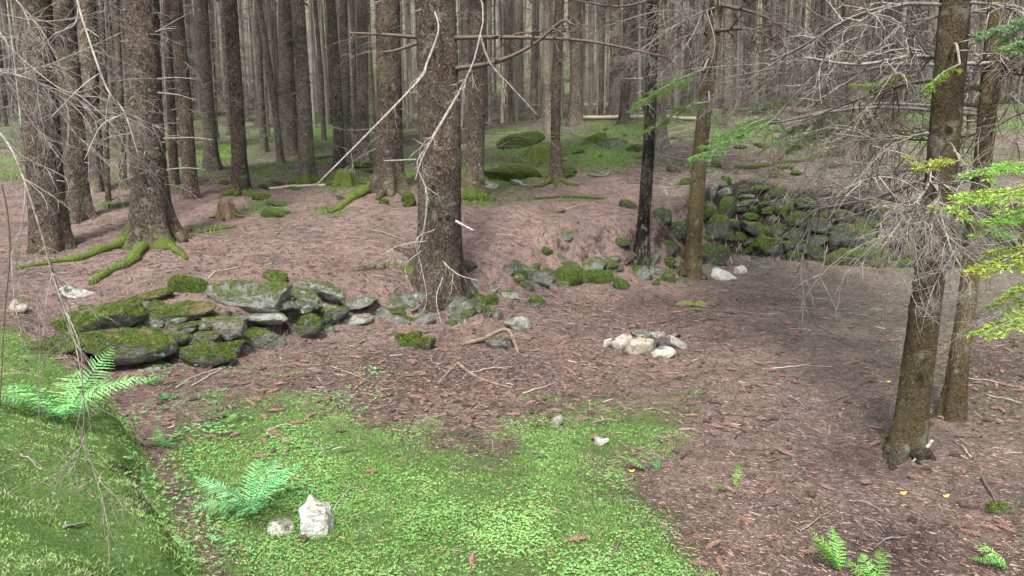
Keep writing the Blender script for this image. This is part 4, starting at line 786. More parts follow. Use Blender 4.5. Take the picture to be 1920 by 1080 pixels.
bough('low thicket of dead twigs hanging between the leaning trunk and the nearest trunk', [[(1850, 196, DN2, 3), (1780, 190, 7.2, 3), (1700, 200, 8.5, 3), (1600, 215, 8.9, 2.4), (1500, 240, 9.3, 1.8), (1420, 290, 9.6, 1)], [(1660, 205, 8.6, 2), (1580, 260, 8.9, 1.6), (1520, 340, 9.2, 1)], [(1620, 212, 8.8, 2), (1520, 200, 9.2, 1.6), (1430, 190, 9.6, 1)], [(1560, 222, 9, 2), (1480, 280, 9.4, 1.6), (1430, 350, 9.6, 1)], [(1690, 200, 8.5, 2), (1650, 270, 8.8, 1.6), (1590, 350, 9, 1)]], TWIG_GREY, 34, .7, 2, 51)
bough('fine dead twigs hanging high between the black trunk and the leaning trunk', [[(1342, 14, DL, 3), (1318, 22, DL-.7, 2.6), (1260, 52, DL-1.4, 1.8), (1180, 108, DL-1.8, 1)], [(1318, 22, DL-.7, 2), (1290, 80, DL-1.2, 1.6), (1230, 150, DL-1.5, 1)], [(1300, 30, DL-.9, 2), (1240, 20, DL-1.5, 1.6), (1130, 50, DL-2, 1)], [(1325, 20, DL-.6, 2), (1340, 90, DL-1.2, 1.6), (1310, 170, DL-1.5, 1)]], TWIG_GREY, 30, .7, 2, 53)
bough('fine dead twigs filling the gap high above the back wall', [[(1868, 26, DN2, 3), (1820, 22, 6.9, 3), (1760, 30, 8, 3), (1660, 50, 8.5, 2.4), (1560, 60, 9, 1.6), (1440, 40, 9.4, 1)], [(1700, 40, 8.2, 2), (1640, 110, 8.6, 1.6), (1600, 180, 8.8, 1)], [(1640, 55, 8.6, 2), (1560, 110, 9, 1.6), (1500, 170, 9.2, 1)], [(1600, 58, 8.8, 2), (1520, 20, 9.2, 1.6), (1460, -30, 9.4, 1)]], TWIG_GREY, 30, .7, 2, 55)
bough('dead grey brush hanging at the far upper corner above the slimmer spruce', [[(1930, 60, 5, 3), (1880, 110, 5.4, 2.4), (1800, 150, 5.8, 1.6), (1730, 200, 6, 1)], [(1950, 200, 4.6, 3), (1880, 230, 5, 2), (1800, 300, 5.2, 1)], [(1950, 480, 4.4, 3), (1880, 470, 4.6, 2), (1810, 480, 4.8, 1)], [(1950, 560, 4.4, 3), (1890, 580, 4.6, 2), (1830, 570, 4.8, 1)]], TWIG_GREY, 30, .45, 2, 35)
bough('bare broken twigs sprouting at the foot of the largest spruce', [[(815, 430, DB-.42, 1.6), (780, 450, DB-.5, 1.6), (790, 500, DB-.5, 1.6), (800, 560, DB-.55, 1.2), (786, 600, DB-.6, 1)], [(800, 452, DB-.5, 1.6), (750, 460, DB-.6, 1.4), (715, 478, DB-.7, 1)], [(830, 490, DB-.45, 1.8), (860, 515, DB-.55, 1.6), (905, 528, DB-.6, 1)], [(830, 520, DB-.5, 1.6), (818, 560, DB-.6, 1.6), (828, 610, DB-.7, 1.4), (838, 660, DB-.9, 1)], [(790, 470, DB-.5, 1.4), (760, 500, DB-.6, 1.2), (775, 550, DB-.6, 1)], [(850, 505, DB-.5, 1.4), (846, 550, DB-.55, 1)]], TWIG_PALE, 10, .16, 0, 41)

# ------------------------------------------------------------------ green spruce sprays
def needle_spray(label, rows, seed, L=.35, n_side=12, c1=(.06, .16, .035), c2=(.16, .30, .06), nl=.018, wd=.0016, yellow=0.0, dens=420, name='spruce_bough', droop=.25, anchor=None):
    g = np.random.default_rng(seed); n_side = int(n_side*(1.4 if rows[0][2] > 3.3 else 1.05)); dens *= 1.1 if rows[0][2] > 3.3 else .85; wd *= 1.2; k_ = 1 if c1[0] > .12 else 0; c1 = (c1[0]*(.85 if k_ else 1.15), c1[1]*(1.05 if k_ else .82), c1[2]*.9); c2 = (c2[0]*(.85 if k_ else 1.15), c2[1]*(1.02 if k_ else .85), c2[2]*.9); yellow *= .6; P, r = pathpts(rows, 16); e = empty(name, P[0]); tag(e, label, 'bough'); b = P[0]
    ms = MB(); ms.tube(P-b, r, 6)
    if anchor is not None:                                      # the bare inner part of the bough back to its trunk
        A = at(*anchor); S = smooth_path([A, (A+P[0])/2+[0, 0, .10], P[0]], 14); ms.tube(S-b, np.linspace(r[0]*1.8, r[0], 14), 6)
    obj('stem', ms.build('stem'), TWIG_GREY, e)
    fw = P[-1]-P[0]; fw /= np.linalg.norm(fw); sideways = np.cross(fw, [0, 0, 1]); sideways /= np.linalg.norm(sideways)
    for q in range(n_side*2):
        t = (q//2+.6)/n_side; i = min(int(t*14)+1, 14); sg = 1 if q % 2 else -1
        l = L*(1-.6*t)*g.uniform(.7, 1.15); d = fw*.75+sideways*sg*.75+g.normal(0, .12, 3)+[0, 0, .05]
        tw = twig_path(P[i]-b, d, l, g, droop, .06, 8); mb = MB(); mb.tube(tw, np.linspace(.0022, .001, len(tw)), 4, False, (.16, .11, .06))
        segs = [tw]
        for k in range(5):
            j = g.integers(1, 7); dd = tw[j]-tw[j-1]; dd /= np.linalg.norm(dd); s2 = np.cross(dd, [0, 0, 1])*g.choice([-1, 1]); t2 = twig_path(tw[j], dd*.8+s2*.7, l*.4, g, droop, .06, 5); segs.append(t2); mb.tube(t2, np.linspace(.0016, .0008, len(t2)), 3, False, (.16, .11, .06))
        V = []; C = []
        for S in segs:
            ln = np.linalg.norm(np.diff(S, axis=0), axis=1).sum(); m = max(4, int(ln*dens)); x = g.uniform(0, len(S)-1.001, m); k = x.astype(int)
            dd = S[k+1]-S[k]; p = S[k]+dd*(x-k)[:, None]; dd = dd/np.linalg.norm(dd, axis=1)[:, None]; a = g.normal(0, 1, (m, 3)); o_ = np.cross(dd, a); o_[:, 2] *= .6; o_ /= np.linalg.norm(o_, axis=1)[:, None]
            nd = (dd*.6+o_*.85)*nl*g.uniform(.7, 1.15, (m, 1)); wv = np.cross(nd, g.normal(0, 1, (m, 3))); wv *= wd/(np.linalg.norm(wv, axis=1)[:, None]+1e-9)
            V.append(np.stack([p-wv, p+nd*.55-wv, p+nd, p+nd*.55+wv], 1)); c = np.array(c1)+(np.array(c2)-np.array(c1))*g.random((m, 1))
            c = np.where(g.random((m, 1)) < yellow, np.array([[.50, .52, .12]])*g.uniform(.6, 1.2, (m, 1)), c); C.append(np.repeat(c, 4, 0))
        V = np.concatenate(V).reshape(-1, 3); C = np.concatenate(C)
        V = np.array(V); mb.add(V, None, np.arange(len(V)).reshape(-1, 4), np.array(C)); obj('needle_twig', mb.build('needle_twig', False), LEAF, e)
    return e
needle_spray('bright green spruce spray hanging before the leaning brown trunk', [(1445, 232, 7.4, 2), (1400, 245, 7.2, 1.6), (1350, 275, 7.0, 1.2), (1310, 300, 6.9, .8)], 1, .36, 9, (.08, .26, .07), (.16, .42, .12), .024, .0028, dens=260, anchor=(1848, 215, DN2))
needle_spray('second green spray just above the bright one by the leaning trunk', [(1470, 225, 7.6, 2), (1430, 225, 7.4, 1.5), (1390, 240, 7.3, 1), (1350, 262, 7.2, .7)], 2, .3, 7, (.07, .22, .06), (.13, .36, .1), .024, .0028, dens=220, anchor=(1849, 208, DN2))
needle_spray('bluish green spray over the upper slope in the middle of the dead twigs', [(1640, 180, 7.6, 2), (1590, 200, 7.6, 1.5), (1530, 225, 7.6, 1), (1470, 250, 7.6, .7)], 3, .42, 9, (.06, .15, .06), (.12, .26, .1), .026, .003, dens=170, anchor=(1853, 165, DN2))
needle_spray('loose green spray above the mossy log on the back bank', [(1640, 215, 8, 2), (1580, 235, 8, 1.5), (1520, 258, 8, 1), (1480, 285, 8, .7)], 4, .42, 9, (.05, .13, .04), (.11, .23, .07), .026, .003, dens=150, anchor=(1850, 200, DN2))
needle_spray('fine green spray crossing the black furrowed trunk', [(1320, 130, 9, 2), (1270, 150, 9, 1.5), (1220, 180, 9, 1), (1190, 210, 9, .7)], 5, .42, 8, (.06, .2, .05), (.13, .34, .09), .026, .003, dens=150, anchor=(1332, 122, DL))
needle_spray('thin green spray left of the leaning brown trunk', [(1330, 190, 9.5, 1.6), (1290, 200, 9.5, 1.2), (1250, 225, 9.5, .8), (1215, 245, 9.5, .6)], 15, .4, 8, (.05, .15, .04), (.12, .28, .08), .026, .003, dens=120, anchor=(1327, 182, DL))
needle_spray('wide green spray veiling the slope right of the leaning trunk', [(1560, 150, 9.2, 2), (1500, 175, 9.2, 1.5), (1440, 200, 9.2, 1), (1380, 205, 9.2, .7)], 23, .5, 10, (.07, .14, .05), (.14, .26, .09), .03, .0034, dens=120, anchor=(1857, 130, DN2))
needle_spray('grey-green spray hanging behind the nearest trunk over the pale fallen trunk', [(1720, 190, 8.4, 2), (1660, 215, 8.4, 1.5), (1600, 250, 8.4, 1), (1550, 290, 8.4, .7)], 24, .5, 10, (.07, .13, .05), (.13, .23, .09), .03, .0034, dens=110, anchor=(1853, 170, DN2))
needle_spray('lower yellow-green spray hanging at the picture edge beside the bleached twigs', [(2040, 490, 2.9, 3), (1980, 520, 2.9, 2), (1930, 545, 2.85, 1.5), (1880, 575, 2.8, .8)], 25, .2, 8, (.2, .34, .06), (.42, .54, .13), .017, .0018, .2)
needle_spray('green spray at the picture edge just under the upper bright one', [(2040, 370, 3.0, 3), (1980, 385, 3.0, 2), (1920, 400, 2.95, 1.5), (1860, 440, 2.9, .8)], 26, .22, 8, (.17, .34, .07), (.36, .54, .15), .017, .0018, .12)
needle_spray('small yellow-green spray beside the upper trunk of the nearest spruce', [(1800, 120, 4.6, 2), (1770, 135, 4.6, 1.5), (1750, 155, 4.6, 1), (1742, 180, 4.6, .7)], 6, .10, 5, (.16, .28, .04), (.3, .42, .07), .016, .002, dens=380, anchor=(1779, 108, DN))
needle_spray('green spray just left of the nearest trunk crossing the long grey branch', [(1720, 140, 5.4, 2), (1680, 150, 5.4, 1.5), (1640, 160, 5.4, 1), (1600, 158, 5.4, .7)], 16, .16, 6, (.10, .22, .05), (.2, .36, .09), .018, .002, dens=320, anchor=(1776, 132, DN))
needle_spray('blue-green spray in the upper picture corner', [(1990, 20, 4.0, 2), (1940, 35, 4, 1.5), (1890, 50, 4, 1), (1855, 62, 4, .7)], 7, .24, 7, (.10, .26, .12), (.2, .42, .2), .018, .0022)
needle_spray('light green twig tip below the blue-green corner spray', [(1990, 75, 3.6, 1.5), (1950, 80, 3.6, 1.2), (1920, 84, 3.6, 1), (1895, 90, 3.6, .7)], 8, .14, 5, (.12, .32, .12), (.22, .48, .18), .016, .002)
needle_spray('yellowing spruce spray with green tips at the picture edge', [(2040, 330, 2.7, 3), (1960, 345, 2.65, 2), (1880, 365, 2.6, 1.5), (1790, 400, 2.55, .8)], 9, .26, 9, (.20, .34, .05), (.42, .56, .12), .017, .0017, .25)
needle_spray('upper bright green spray at the picture edge', [(2040, 290, 2.9, 3), (1960, 300, 2.85, 2), (1890, 310, 2.8, 1.5), (1830, 330, 2.8, .8)], 10, .17, 7, (.16, .36, .06), (.36, .58, .14), .017, .0017, .1)
needle_spray('middle yellow spray drooping at the picture edge', [(2040, 430, 2.7, 3), (1970, 450, 2.65, 2), (1900, 480, 2.6, 1.5), (1840, 510, 2.55, .8)], 11, .2, 8, (.22, .32, .05), (.45, .5, .1), .017, .0017, .55)
needle_spray('lowest yellow-green spray at the picture edge over the slimmer spruce', [(2040, 560, 2.7, 3), (1970, 585, 2.65, 2), (1900, 600, 2.6, 1.5), (1845, 625, 2.55, .8)], 12, .17, 7, (.2, .36, .05), (.42, .56, .12), .017, .0017, .35)
needle_spray('withering yellow-tipped spray above the bleached twig fan', [(1800, 300, 3.9, 1.5), (1770, 310, 3.9, 1.2), (1740, 315, 3.9, 1), (1700, 290, 3.9, .7)], 13, .13, 6, (.30, .36, .06), (.45, .5, .1), .016, .002, .5, 240, anchor=(1758, 300, DN))

# ------------------------------------------------------------------ ferns
def frond_mesh(L, g, c1, c2, arch=.5, wid=.24, npin=22):
    if L < .32: npin = 14
    t = np.linspace(0, 1, 24); x = L*t*(1-.12*arch*t); z = L*arch*(t*.9-t**2*.85); P = np.stack([0*x, x, z], -1); mb = MB(); mb.tube(P, np.linspace(.0028, .0008, 24), 4, False, np.array(c1)*.8)
    tw = g.normal(0, .12); sway = g.normal(0, .10)*L; P[:, 0] += sway*t**2; tint = g.uniform(.7, 1.2)*np.array([g.uniform(.85, 1.2), 1, g.uniform(.85, 1.1)]); c1 = np.array(c1)*tint; c2 = np.array(c2)*tint
    for q in range(npin):
        s = .10+.89*q/npin; i = min(int(s*23), 22); p = P[i]+(P[i+1]-P[i])*(s*23-i); tan = P[i+1]-P[i]; tan /= np.linalg.norm(tan)
        l = L*wid*min(1, (1-s)*2.2+.02)*(.55+.45*min(1, s*4))*g.uniform(.82, 1.1)
        for sg in (-1, 1):
            d = np.array([sg, 0, 0])*.9+tan*(.42+g.normal(0, .07))+np.array([0, 0, -.10+tw*sg+g.normal(0, .08)]); d /= np.linalg.norm(d); nrm = np.cross(d, tan); nrm /= np.linalg.norm(nrm); bd = np.cross(nrm, d)
            m = 9; w_ = L*.89/npin*.27*min(1, (1-s)*2+.4)
            a = np.linspace(0, 1, m); zig = np.where(np.arange(m) % 2 == 0, .5, 1.2)*(1-a**1.6)*w_+.0006
            mid = p+d*l*a[:, None]+np.array([0, 0, -.10*l])*(a[:, None]**2); V = np.vstack([mid-bd*zig[:, None], mid, mid+bd*zig[:, None]]); V[m:2*m, 2] += -.002
            Q = [[k, k+1, m+k+1, m+k] for k in range(m-1)]+[[m+k, m+k+1, 2*m+k+1, 2*m+k] for k in range(m-1)]
            c = np.array(c1)+(np.array(c2)-np.array(c1))*g.random()
            if g.random() < .05: continue
            C_ = np.tile(c, (len(V), 1))*(1-.25*np.tile(a, 3)[:, None]*g.random()); C_ = np.where((g.random() < .1)*(np.tile(a, 3)[:, None] > .7), np.array([[.30, .22, .08]]), C_); mb.add(V+g.normal(0, .0012, V.shape), None, Q, C_)
    return mb.build('frond')
def fern(u, v, label, n, L, seed, c1=(.10, .30, .10), c2=(.20, .44, .18), spread=(0, 6.28), arch=.55, D=None, incl=(.1, .6)):
    b = hit(u, v); g = np.random.default_rng(seed); e = empty('fern', b); tag(e, label, 'fern')
    for k in range(n):
        a = spread[0]+(spread[1]-spread[0])*(k+.5)/n+g.normal(0, .1)
        o = obj('frond', frond_mesh(L*g.uniform(.75, 1.1), g, c1, c2, arch*g.uniform(.7, 1.3)), LEAF, e); o.rotation_euler = (g.uniform(*incl), g.normal(0, .15), a)
    return e
fern(120, 788, 'large fern with arching fronds on the moss bank', 9, .60, 1, (.13, .36, .12), (.28, .55, .22), arch=.55, incl=(.25, .85))
fern(468, 960, 'lush fern on the green carpet beside the white pointed stone', 8, .46, 2, (.12, .34, .14), (.27, .53, .27), arch=.45, incl=(.25, .75))
fern(1212, 884, 'small light green fern left of two tiny ferns on the needles', 2, .22, 3, (.14, .34, .07), (.24, .46, .12), (.9, 2.0))
fern(1232, 880, 'tiny bluish fern next to the small light green one', 2, .11, 4, (.08, .24, .09), (.16, .36, .14), (-.6, .6))
fern(1380, 916, 'single upright fern frond alone on the needles', 1, .16, 5, (.14, .34, .07), (.24, .46, .12), (-.3, .5), .2, None, (.9, 1.1))
fern(1362, 922, 'flat little fern at the foot of the single upright frond', 2, .13, 6, (.10, .26, .07), (.2, .38, .12), (1.0, 2.6))
fern(1575, 1072, 'bright fern with three fronds at the lower picture edge', 4, .26, 7, (.14, .36, .06), (.26, .5, .12), (-.4, 2.2), .35, None, (.5, .9))
fern(1640, 1100, 'fern tip poking up right of the bright three-frond fern', 3, .22, 8, (.14, .36, .06), (.26, .5, .12), (-1, 1))
fern(1890, 1066, 'pale fern frond in the lower picture corner', 3, .24, 9, (.14, .34, .08), (.24, .48, .14), (.3, 2.2))
fern(1302, 572, 'flat pale fern patch on the bare floor below the whitish stone', 6, .34, 10, (.20, .30, .08), (.32, .44, .14), arch=.3, incl=(0, .25))
fern(315, 750, 'dark small fern on the needles below the low wall', 5, .20, 11, (.07, .24, .08), (.14, .36, .14), arch=.3, incl=(.1, .4))
fern(308, 836, 'pale small fern at the corner of the green carpet', 4, .22, 12, (.10, .32, .10), (.2, .46, .2), arch=.35)
fern(268, 722, 'low fern sprig just right of the large fern', 3, .22, 13, (.10, .28, .08), (.2, .42, .16), (-1.9, -.2), .35)
fern(420, 795, 'tiny fern sprig at the far edge of the green carpet', 3, .16, 14, (.10, .30, .08), (.2, .44, .14))

# ------------------------------------------------------------------ carpets of moss and small leaves
def scatter(n, x0, x1, y0, y1, fn):
    x = rng.uniform(x0, x1, n); y = rng.uniform(y0, y1, n); k = rng.random(n) < fn(x, y); return x[k], y[k]
def tufts(name, label, x, y, h0, h1, wd, per, c1, c2, lean=.6):
    n = len(x)*per; X = np.repeat(x, per)+rng.normal(0, .006, n); Y = np.repeat(y, per)+rng.normal(0, .006, n); Z = H(X, Y)-.003
    a = rng.uniform(0, 6.28, n); h = rng.uniform(h0, h1, n); ln = rng.uniform(0, lean, n)*h; wv = np.stack([-np.sin(a), np.cos(a), 0*a], -1)*wd*rng.uniform(.6, 1.3, n)[:, None]
    base = np.stack([X, Y, Z], -1); tip = base+np.stack([np.cos(a)*ln, np.sin(a)*ln, h], -1); V = np.stack([base-wv, base+wv, tip], 1).reshape(-1, 3)
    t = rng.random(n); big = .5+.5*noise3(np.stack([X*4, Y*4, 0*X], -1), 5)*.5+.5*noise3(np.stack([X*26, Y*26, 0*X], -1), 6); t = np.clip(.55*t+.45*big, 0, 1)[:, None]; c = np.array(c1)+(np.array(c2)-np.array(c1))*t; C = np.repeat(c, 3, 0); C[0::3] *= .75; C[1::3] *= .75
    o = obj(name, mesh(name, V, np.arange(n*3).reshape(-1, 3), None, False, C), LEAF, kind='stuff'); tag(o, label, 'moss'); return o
def bankmask(x, y):
    u, v = project(x, y, H(x, y)); sd, _, _ = poly_sd(u, v, MOSS_POLY[1][0]); return (sd < 8)*(v < 1150)*(u > -60)*np.clip(.62+.8*noise3(np.stack([x*3, y*3, 0*x], -1), 9)+.7*noise3(np.stack([x*9, y*9, 0*x], -1), 10), 0, 1)
x, y = scatter(90000, -5.2, -.4, 1.7, 7.6, bankmask)
tufts('moss_carpet', 'yellow-green moss covering the bank at the left', x, y, .004, .015, .0042, 4, (.085, .17, .035), (.36, .52, .18), 1.6)
def floormask(x, y):
    u, v = project(x, y, H(x, y)); return np.clip(mossat(x, y)*1.35-.45+1.0*noise3(np.stack([x*3, y*3, 0*x], -1), 4)+.3*noise3(np.stack([x*11, y*11, 0*x], -1), 4), 0, 1)*(mossat(x, y) > .12)*(v < 1130)*(u > 230)*(H(x, y) < .14)
x, y = scatter(170000, -3.2, 2.2, 2.9, 7.4, floormask)
tufts('moss_carpet', 'green moss carpet on the floor of the hollow', x, y, .005, .016, .0034, 3, (.09, .19, .045), (.31, .51, .16), 1.4)
def backmask(x, y): return np.clip(mossat(x, y)*1.3-.35, 0, 1)*(y > 9)
x, y = scatter(90000, -14, 14, 10, 36, backmask)
tufts('ground_cover', 'low green undergrowth and moss between the trees behind', x, y, .02, .09, .010, 3, (.10, .17, .03), (.30, .42, .11))
# clover-like leaves
def leaves(x, y, s0, s1, hmax, c1, c2, name, label):
    n = len(x); Z = H(x, y)+rng.uniform(.008, hmax, n); s = rng.uniform(s0, s1, n); a0 = rng.uniform(0, 6.28, n); V = []; C = []
    lo = noise3(np.stack([x*2.2, y*2.2, 0*x], -1), 44); s = s*(1+.35*noise3(np.stack([x*5, y*5, 0*x], -1), 45)); t = np.clip(.5*rng.random(n)+.25+.45*lo, 0, 1)[:, None]; c = np.array(c1)+(np.array(c2)-np.array(c1))*t; c = c*np.where(rng.random((n, 1)) < .06, np.array([[1.5, .75, .6]]), 1)
    base = np.stack([x, y, Z], -1)
    for k in range(3):
        a = a0+k*2.094; d = np.stack([np.cos(a), np.sin(a), rng.normal(-.1, .25, n)], -1)*s[:, None]; e = np.stack([-np.sin(a), np.cos(a), rng.normal(0, .2, n)], -1)*s[:, None]*.55
        V.append(np.stack([base, base+d*.7-e, base+d*1.05, base+d*.7+e], 1)); C.append(np.repeat(c[:, None], 4, 1)*rng.uniform(.85, 1.15, (n, 1, 1)))
    V = np.concatenate(V).reshape(-1, 3); C = np.concatenate(C).reshape(-1, 3)
    o = obj(name, mesh(name, V, None, np.arange(len(V)).reshape(-1, 4), False, C), LEAF, kind='stuff'); tag(o, label, 'ground cover')
def leafmask(x, y):
    u, v = project(x, y, H(x, y)); return floormask(x, y)*np.clip((v-760)/260, .04, 1)*np.clip(.5+1.2*noise3(np.stack([x*2.6, y*2.6, 0*x], -1), 8), .12, 1)
x, y = scatter(120000, -3.2, 2.2, 2.9, 7.2, leafmask)
leaves(x, y, .0042, .009, .022, (.14, .31, .08), (.32, .56, .20), 'clover_carpet', 'small three-part leaves spread over the green carpet')
x, y = scatter(5000, -3.6, -1.0, 2.9, 7.2, lambda x, y: np.clip(.3+noise3(np.stack([x*3, y*3, 0*x], -1), 81), 0, 1)*(H(x, y) < .2))
leaves(x, y, .009, .018, .04, (.08, .23, .07), (.2, .42, .17), 'low_herbs', 'bluish green low herbs along the foot of the moss bank')
# dry grass on the bank
x, y = scatter(26000, -4, -.6, 1.7, 5.5, lambda x, y: bankmask(x, y)*(noise3(np.stack([x*1.7, y*1.7, 0*x], -1), 19) > .15))
o = tufts('dry_grass', 'pale dry grass blades lying in the bank moss', x, y, .008, .03, .0012, 1, (.34, .28, .18), (.66, .60, .46), 5.0)

# ------------------------------------------------------------------ litter: needles, bits of bark, twigs
def sliver_litter(n, u0, u1, v0, v1, l0, l1, wd, name, label, cols, seed):
    g = np.random.default_rng(seed); u = g.uniform(u0, u1, n); v = g.uniform(v0, v1, n); rx, rz = ray(u, v)
    D = np.where(v > 400, (CAMZ-g.choice([0, 0, 0, .5, .9], n)*(v < 640))/np.maximum(-rz, .03), g.uniform(14, 36, n)); P = np.stack([rx*D, D, H(rx*D, D)], -1)
    mo = mossat(P[:, 0], P[:, 1]); P = P[((mo < .6) | (g.random(n) < np.where(P[:, 2] < .15, .3, .12))) & (D < 40)]; n = len(P)
    a = g.uniform(0, 6.28, n); l = g.uniform(l0, l1, n)*g.uniform(.5, 1, n); d = np.stack([np.cos(a), np.sin(a), 0*a], -1)*l[:, None]/2; s = np.stack([-np.sin(a), np.cos(a), 0*a], -1)*(wd*g.uniform(.6, 1.5, n))[:, None]
    def z(Q): Q = Q.copy(); Q[:, 2] = H(Q[:, 0], Q[:, 1]); return Q
    A, B = z(P-d), z(P+d); up = np.array([0, 0, 1.])*wd*1.2+np.stack([0*a, 0*a, g.uniform(.001, .008, n)], -1)
    V = np.stack([A-s+up, A+s+up*.6, B+s+up, B-s+up*1.4], 1).reshape(-1, 3); Q = np.arange(n*4).reshape(-1, 4); c = np.array(cols)[g.integers(0, len(cols), n)]*g.uniform(.6, 1.25, (n, 1)); C = np.repeat(c, 4, 0)
    o = obj(name, mesh(name, V, None, Q, False, C), LITTER, kind='stuff'); tag(o, label, 'litter')
sliver_litter(80000, -20, 1940, 410, 1090, .015, .045, .0007, 'needle_litter', 'fine fallen needles and chips strewn over the ground', [(.26, .16, .13), (.34, .23, .19), (.08, .05, .04), (.18, .105, .085), (.33, .25, .21), (.06, .04, .033)], 1)
sliver_litter(6000, 300, 1940, 560, 1060, .015, .05, .002, 'bark_litter', 'dark bark flakes and cone scales on the needle floor', [(.07, .045, .035), (.14, .08, .06), (.22, .13, .10), (.05, .035, .03)], 2)
sliver_litter(9000, 0, 1500, 405, 620, .03, .12, .006, 'bark_litter', 'dark bark bits and cone scales strewn over the terrace and the slump', [(.06, .04, .032), (.10, .065, .05), (.16, .10, .08), (.04, .03, .025)], 6)
sliver_litter(3000, 0, 1940, 400, 620, .05, .2, .0022, 'twig_litter', 'small dead twigs strewn on the terrace and slopes', [(.12, .09, .07), (.25, .2, .16), (.34, .28, .24)], 3)
sliver_litter(10000, 1180, 1940, 210, 400, .1, .5, .0035, 'brushwood', 'grey fallen twigs and brush littering the slope above the back wall', [(.20, .18, .15), (.32, .29, .25), (.12, .10, .085)], 4)
sliver_litter(1500, 0, 1180, 240, 420, .1, .4, .0035, 'brushwood', 'grey fallen twigs on the ground between the trees behind the terrace', [(.20, .18, .15), (.32, .29, .25), (.12, .10, .085)], 5)
# cones
def cone_mesh(seed, L, R):
    g = np.random.default_rng(seed); nz, nk = 13, 10; t = np.linspace(0, 1, nz); r = R*np.sin(np.clip(t*.93+.05, 0, 1)*math.pi)**.55; V = []
    for i in range(nz):
        for k in range(nk):
            a = (k+.5*(i % 2))/nk*6.283; rr = r[i]*(1.12 if (i+k) % 2 else .88)*g.uniform(.93, 1.07); V.append([(t[i]-.5)*L, rr*math.cos(a), rr*math.sin(a)])
    Q = [[i*nk+k, (i+1)*nk+k, (i+1)*nk+(k+1) % nk, i*nk+(k+1) % nk] for i in range(nz-1) for k in range(nk)]
    V += [[-.5*L, 0, 0], [.5*L, 0, 0]]; T_ = [[nz*nk, k, (k+1) % nk] for k in range(nk)]+[[nz*nk+1, (nz-1)*nk+(k+1) % nk, (nz-1)*nk+k] for k in range(nk)]
    return mesh('cone', V, T_, Q, False)
CM = [cone_mesh(s, L, R) for s, L, R in ((1, .12, .018), (2, .10, .017), (3, .135, .019), (4, .075, .020), (5, .05, .019))]
for i, m in enumerate(CM): m.materials.append(CONEDARK if i >= 3 else CONEMAT)
spots = []
for u0, u1, v0, v1, n in [(560, 1130, 620, 790, 105), (1050, 1500, 545, 720, 45), (1740, 1920, 640, 800, 40), (1300, 1700, 560, 800, 30), (1280, 1900, 780, 1070, 34), (300, 560, 690, 860, 40), (400, 1250, 800, 1070, 22), (350, 760, 420, 520, 18), (900, 1300, 420, 480, 10)]:
    spots += [(rng.uniform(u0, u1), rng.uniform(v0, v1)) for _ in range(n)]
SP_ = hits([s[0] for s in spots], [s[1] for s in spots]); nc = 0
for (x, y, z) in SP_:
    if z > 1.3 or nc >= 300: continue
    k = int(rng.choice(5, p=[.3, .25, .2, .15, .1])); o = obj('spruce_cone', CM[k], None, None, (x, y, z+.012)); s = rng.uniform(.75, 1.05); o.scale = (s, s, s)
    o.rotation_euler = (rng.uniform(0, 6.28), rng.normal(0, .12), rng.uniform(0, 6.28)); tag(o, 'brown spruce cone lying on the forest floor', 'cone', 'spruce cones strewn over the forest floor'); nc += 1
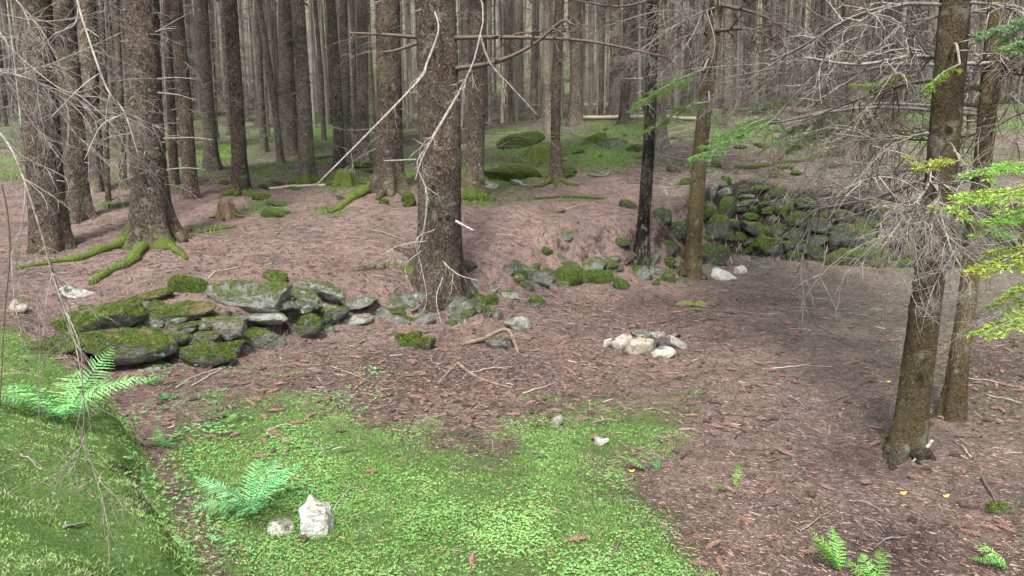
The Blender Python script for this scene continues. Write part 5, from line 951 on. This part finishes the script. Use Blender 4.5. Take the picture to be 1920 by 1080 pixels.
# twigs one can pick out
TW = [((628, 952), (672, 908)), ((1010, 800), (1060, 790)), ((1140, 1060), (1175, 990)), ((1470, 742), (1515, 770)), ((1590, 738), (1640, 708)), ((1555, 756), (1600, 742)), ((1620, 732), (1690, 738)), ((1810, 710), (1920, 730)), ((1850, 742), (1915, 760)), ((1790, 820), (1920, 816)), ((1430, 694), (1560, 690)),
      ((560, 648), (624, 642)), ((392, 522), (452, 500)), ((1290, 580), (1500, 592)), ((700, 770), (740, 760)), ((1165, 775), (1200, 770)), ((1110, 795), (1170, 790)), ((520, 720), (600, 700)), ((330, 730), (420, 690)), ((360, 725), (440, 680)), ((1530, 610), (1600, 640)), ((1650, 600), (1560, 585)), ((1330, 840), (1370, 860)), ((1440, 870), (1500, 860)),
      ((300, 770), (380, 755)), ((500, 810), (560, 802)), ((590, 830), (610, 860)), ((1820, 860), (1790, 830)), ((1840, 900), (1870, 950)), ((1500, 1000), (1560, 960)), ((1650, 960), (1580, 940)), ((120, 1000), (170, 985)), ((40, 860), (80, 885)), ((225, 880), (262, 905)), ((980, 740), (1040, 720)), ((900, 770), (960, 760)), ((880, 700), (960, 690)), ((620, 690), (700, 720)), ((1700, 1010), (1640, 1030)), ((690, 430), (760, 450)), ((560, 470), (640, 452)), ((930, 440), (1000, 452)), ((1060, 395), (1120, 380)), ((1330, 420), (1290, 460)), ((1395, 440), (1380, 475)), ((1400, 470), (1430, 500))]
TWL = 'thin bare fallen twig lying on the ground'
for (a, b), (c, d) in TW:
    P = np.array([hit(a, b), hit((a+c)/2+rng.normal(0, 4), (b+d)/2+rng.normal(0, 2)), hit(c, d)]); S = smooth_path(P, 12); S[:, 2] = H(S[:, 0], S[:, 1])+.010; S[4:8, 2] += .008; mb = MB(); r = rng.uniform(.004, .008); mb.tube(S-S[0], np.linspace(r, r*.5, 12), 6)
    if rng.random() < .5: twigs(mb, S[6]-S[0], (S[7]-S[6])+rng.normal(0, .02, 3)*[1, 1, .2], .12, r*.5, 0, rng, .1)
    o = obj('fallen_twig', mb.build('fallen_twig'), [TWIG_GREY, LOGMAT, TWIG_BROWN][rng.integers(0, 3)], None, S[0]); tag(o, TWL, 'twig', 'fallen twigs strewn over the ground')
# the broken stick leaning on the nearest trunk's root
P, r = pathpts([(1710, 870, 4.85, 3.5), (1730, 848, 4.95, 3.5), (1748, 826, 5.02, 3)], 10); mb = MB(); mb.tube(P-P[0], r, 8); o = obj('leaning_stick', mb.build('leaning_stick'), LOGMAT, None, P[0]); tag(o, 'short grey stick leaning on the roots of the nearest trunk', 'stick')
for u, v, lab in [(1692, 929, 'lone yellow leaf on the needles below the nearest trunk'), (1772, 934, 'yellow leaf beside a dark cone below the nearest trunk'), (1714, 858, 'tiny yellow leaf at the root of the nearest trunk'), (1184, 886, 'yellow leaf bit beside the small light green fern'), (1665, 717, 'small yellow leaf on the floor left of the nearest trunk')]:
    b = hit(u, v); s = .022; mb = MB(); th = np.linspace(0, 6.283, 11)[:-1]; V = [[0, 0, .004]]+[[s*math.cos(a)*(1+.25*math.cos(3*a)), s*.75*math.sin(a), .003+.006*math.cos(2*a)] for a in th]; mb.add(V, [[0, 1+k, 1+(k+1) % 10] for k in range(10)]); o = obj('fallen_leaf', mb.build('fallen_leaf'), YLEAF, None, b+[0, 0, .008]); tag(o, lab, 'leaf')
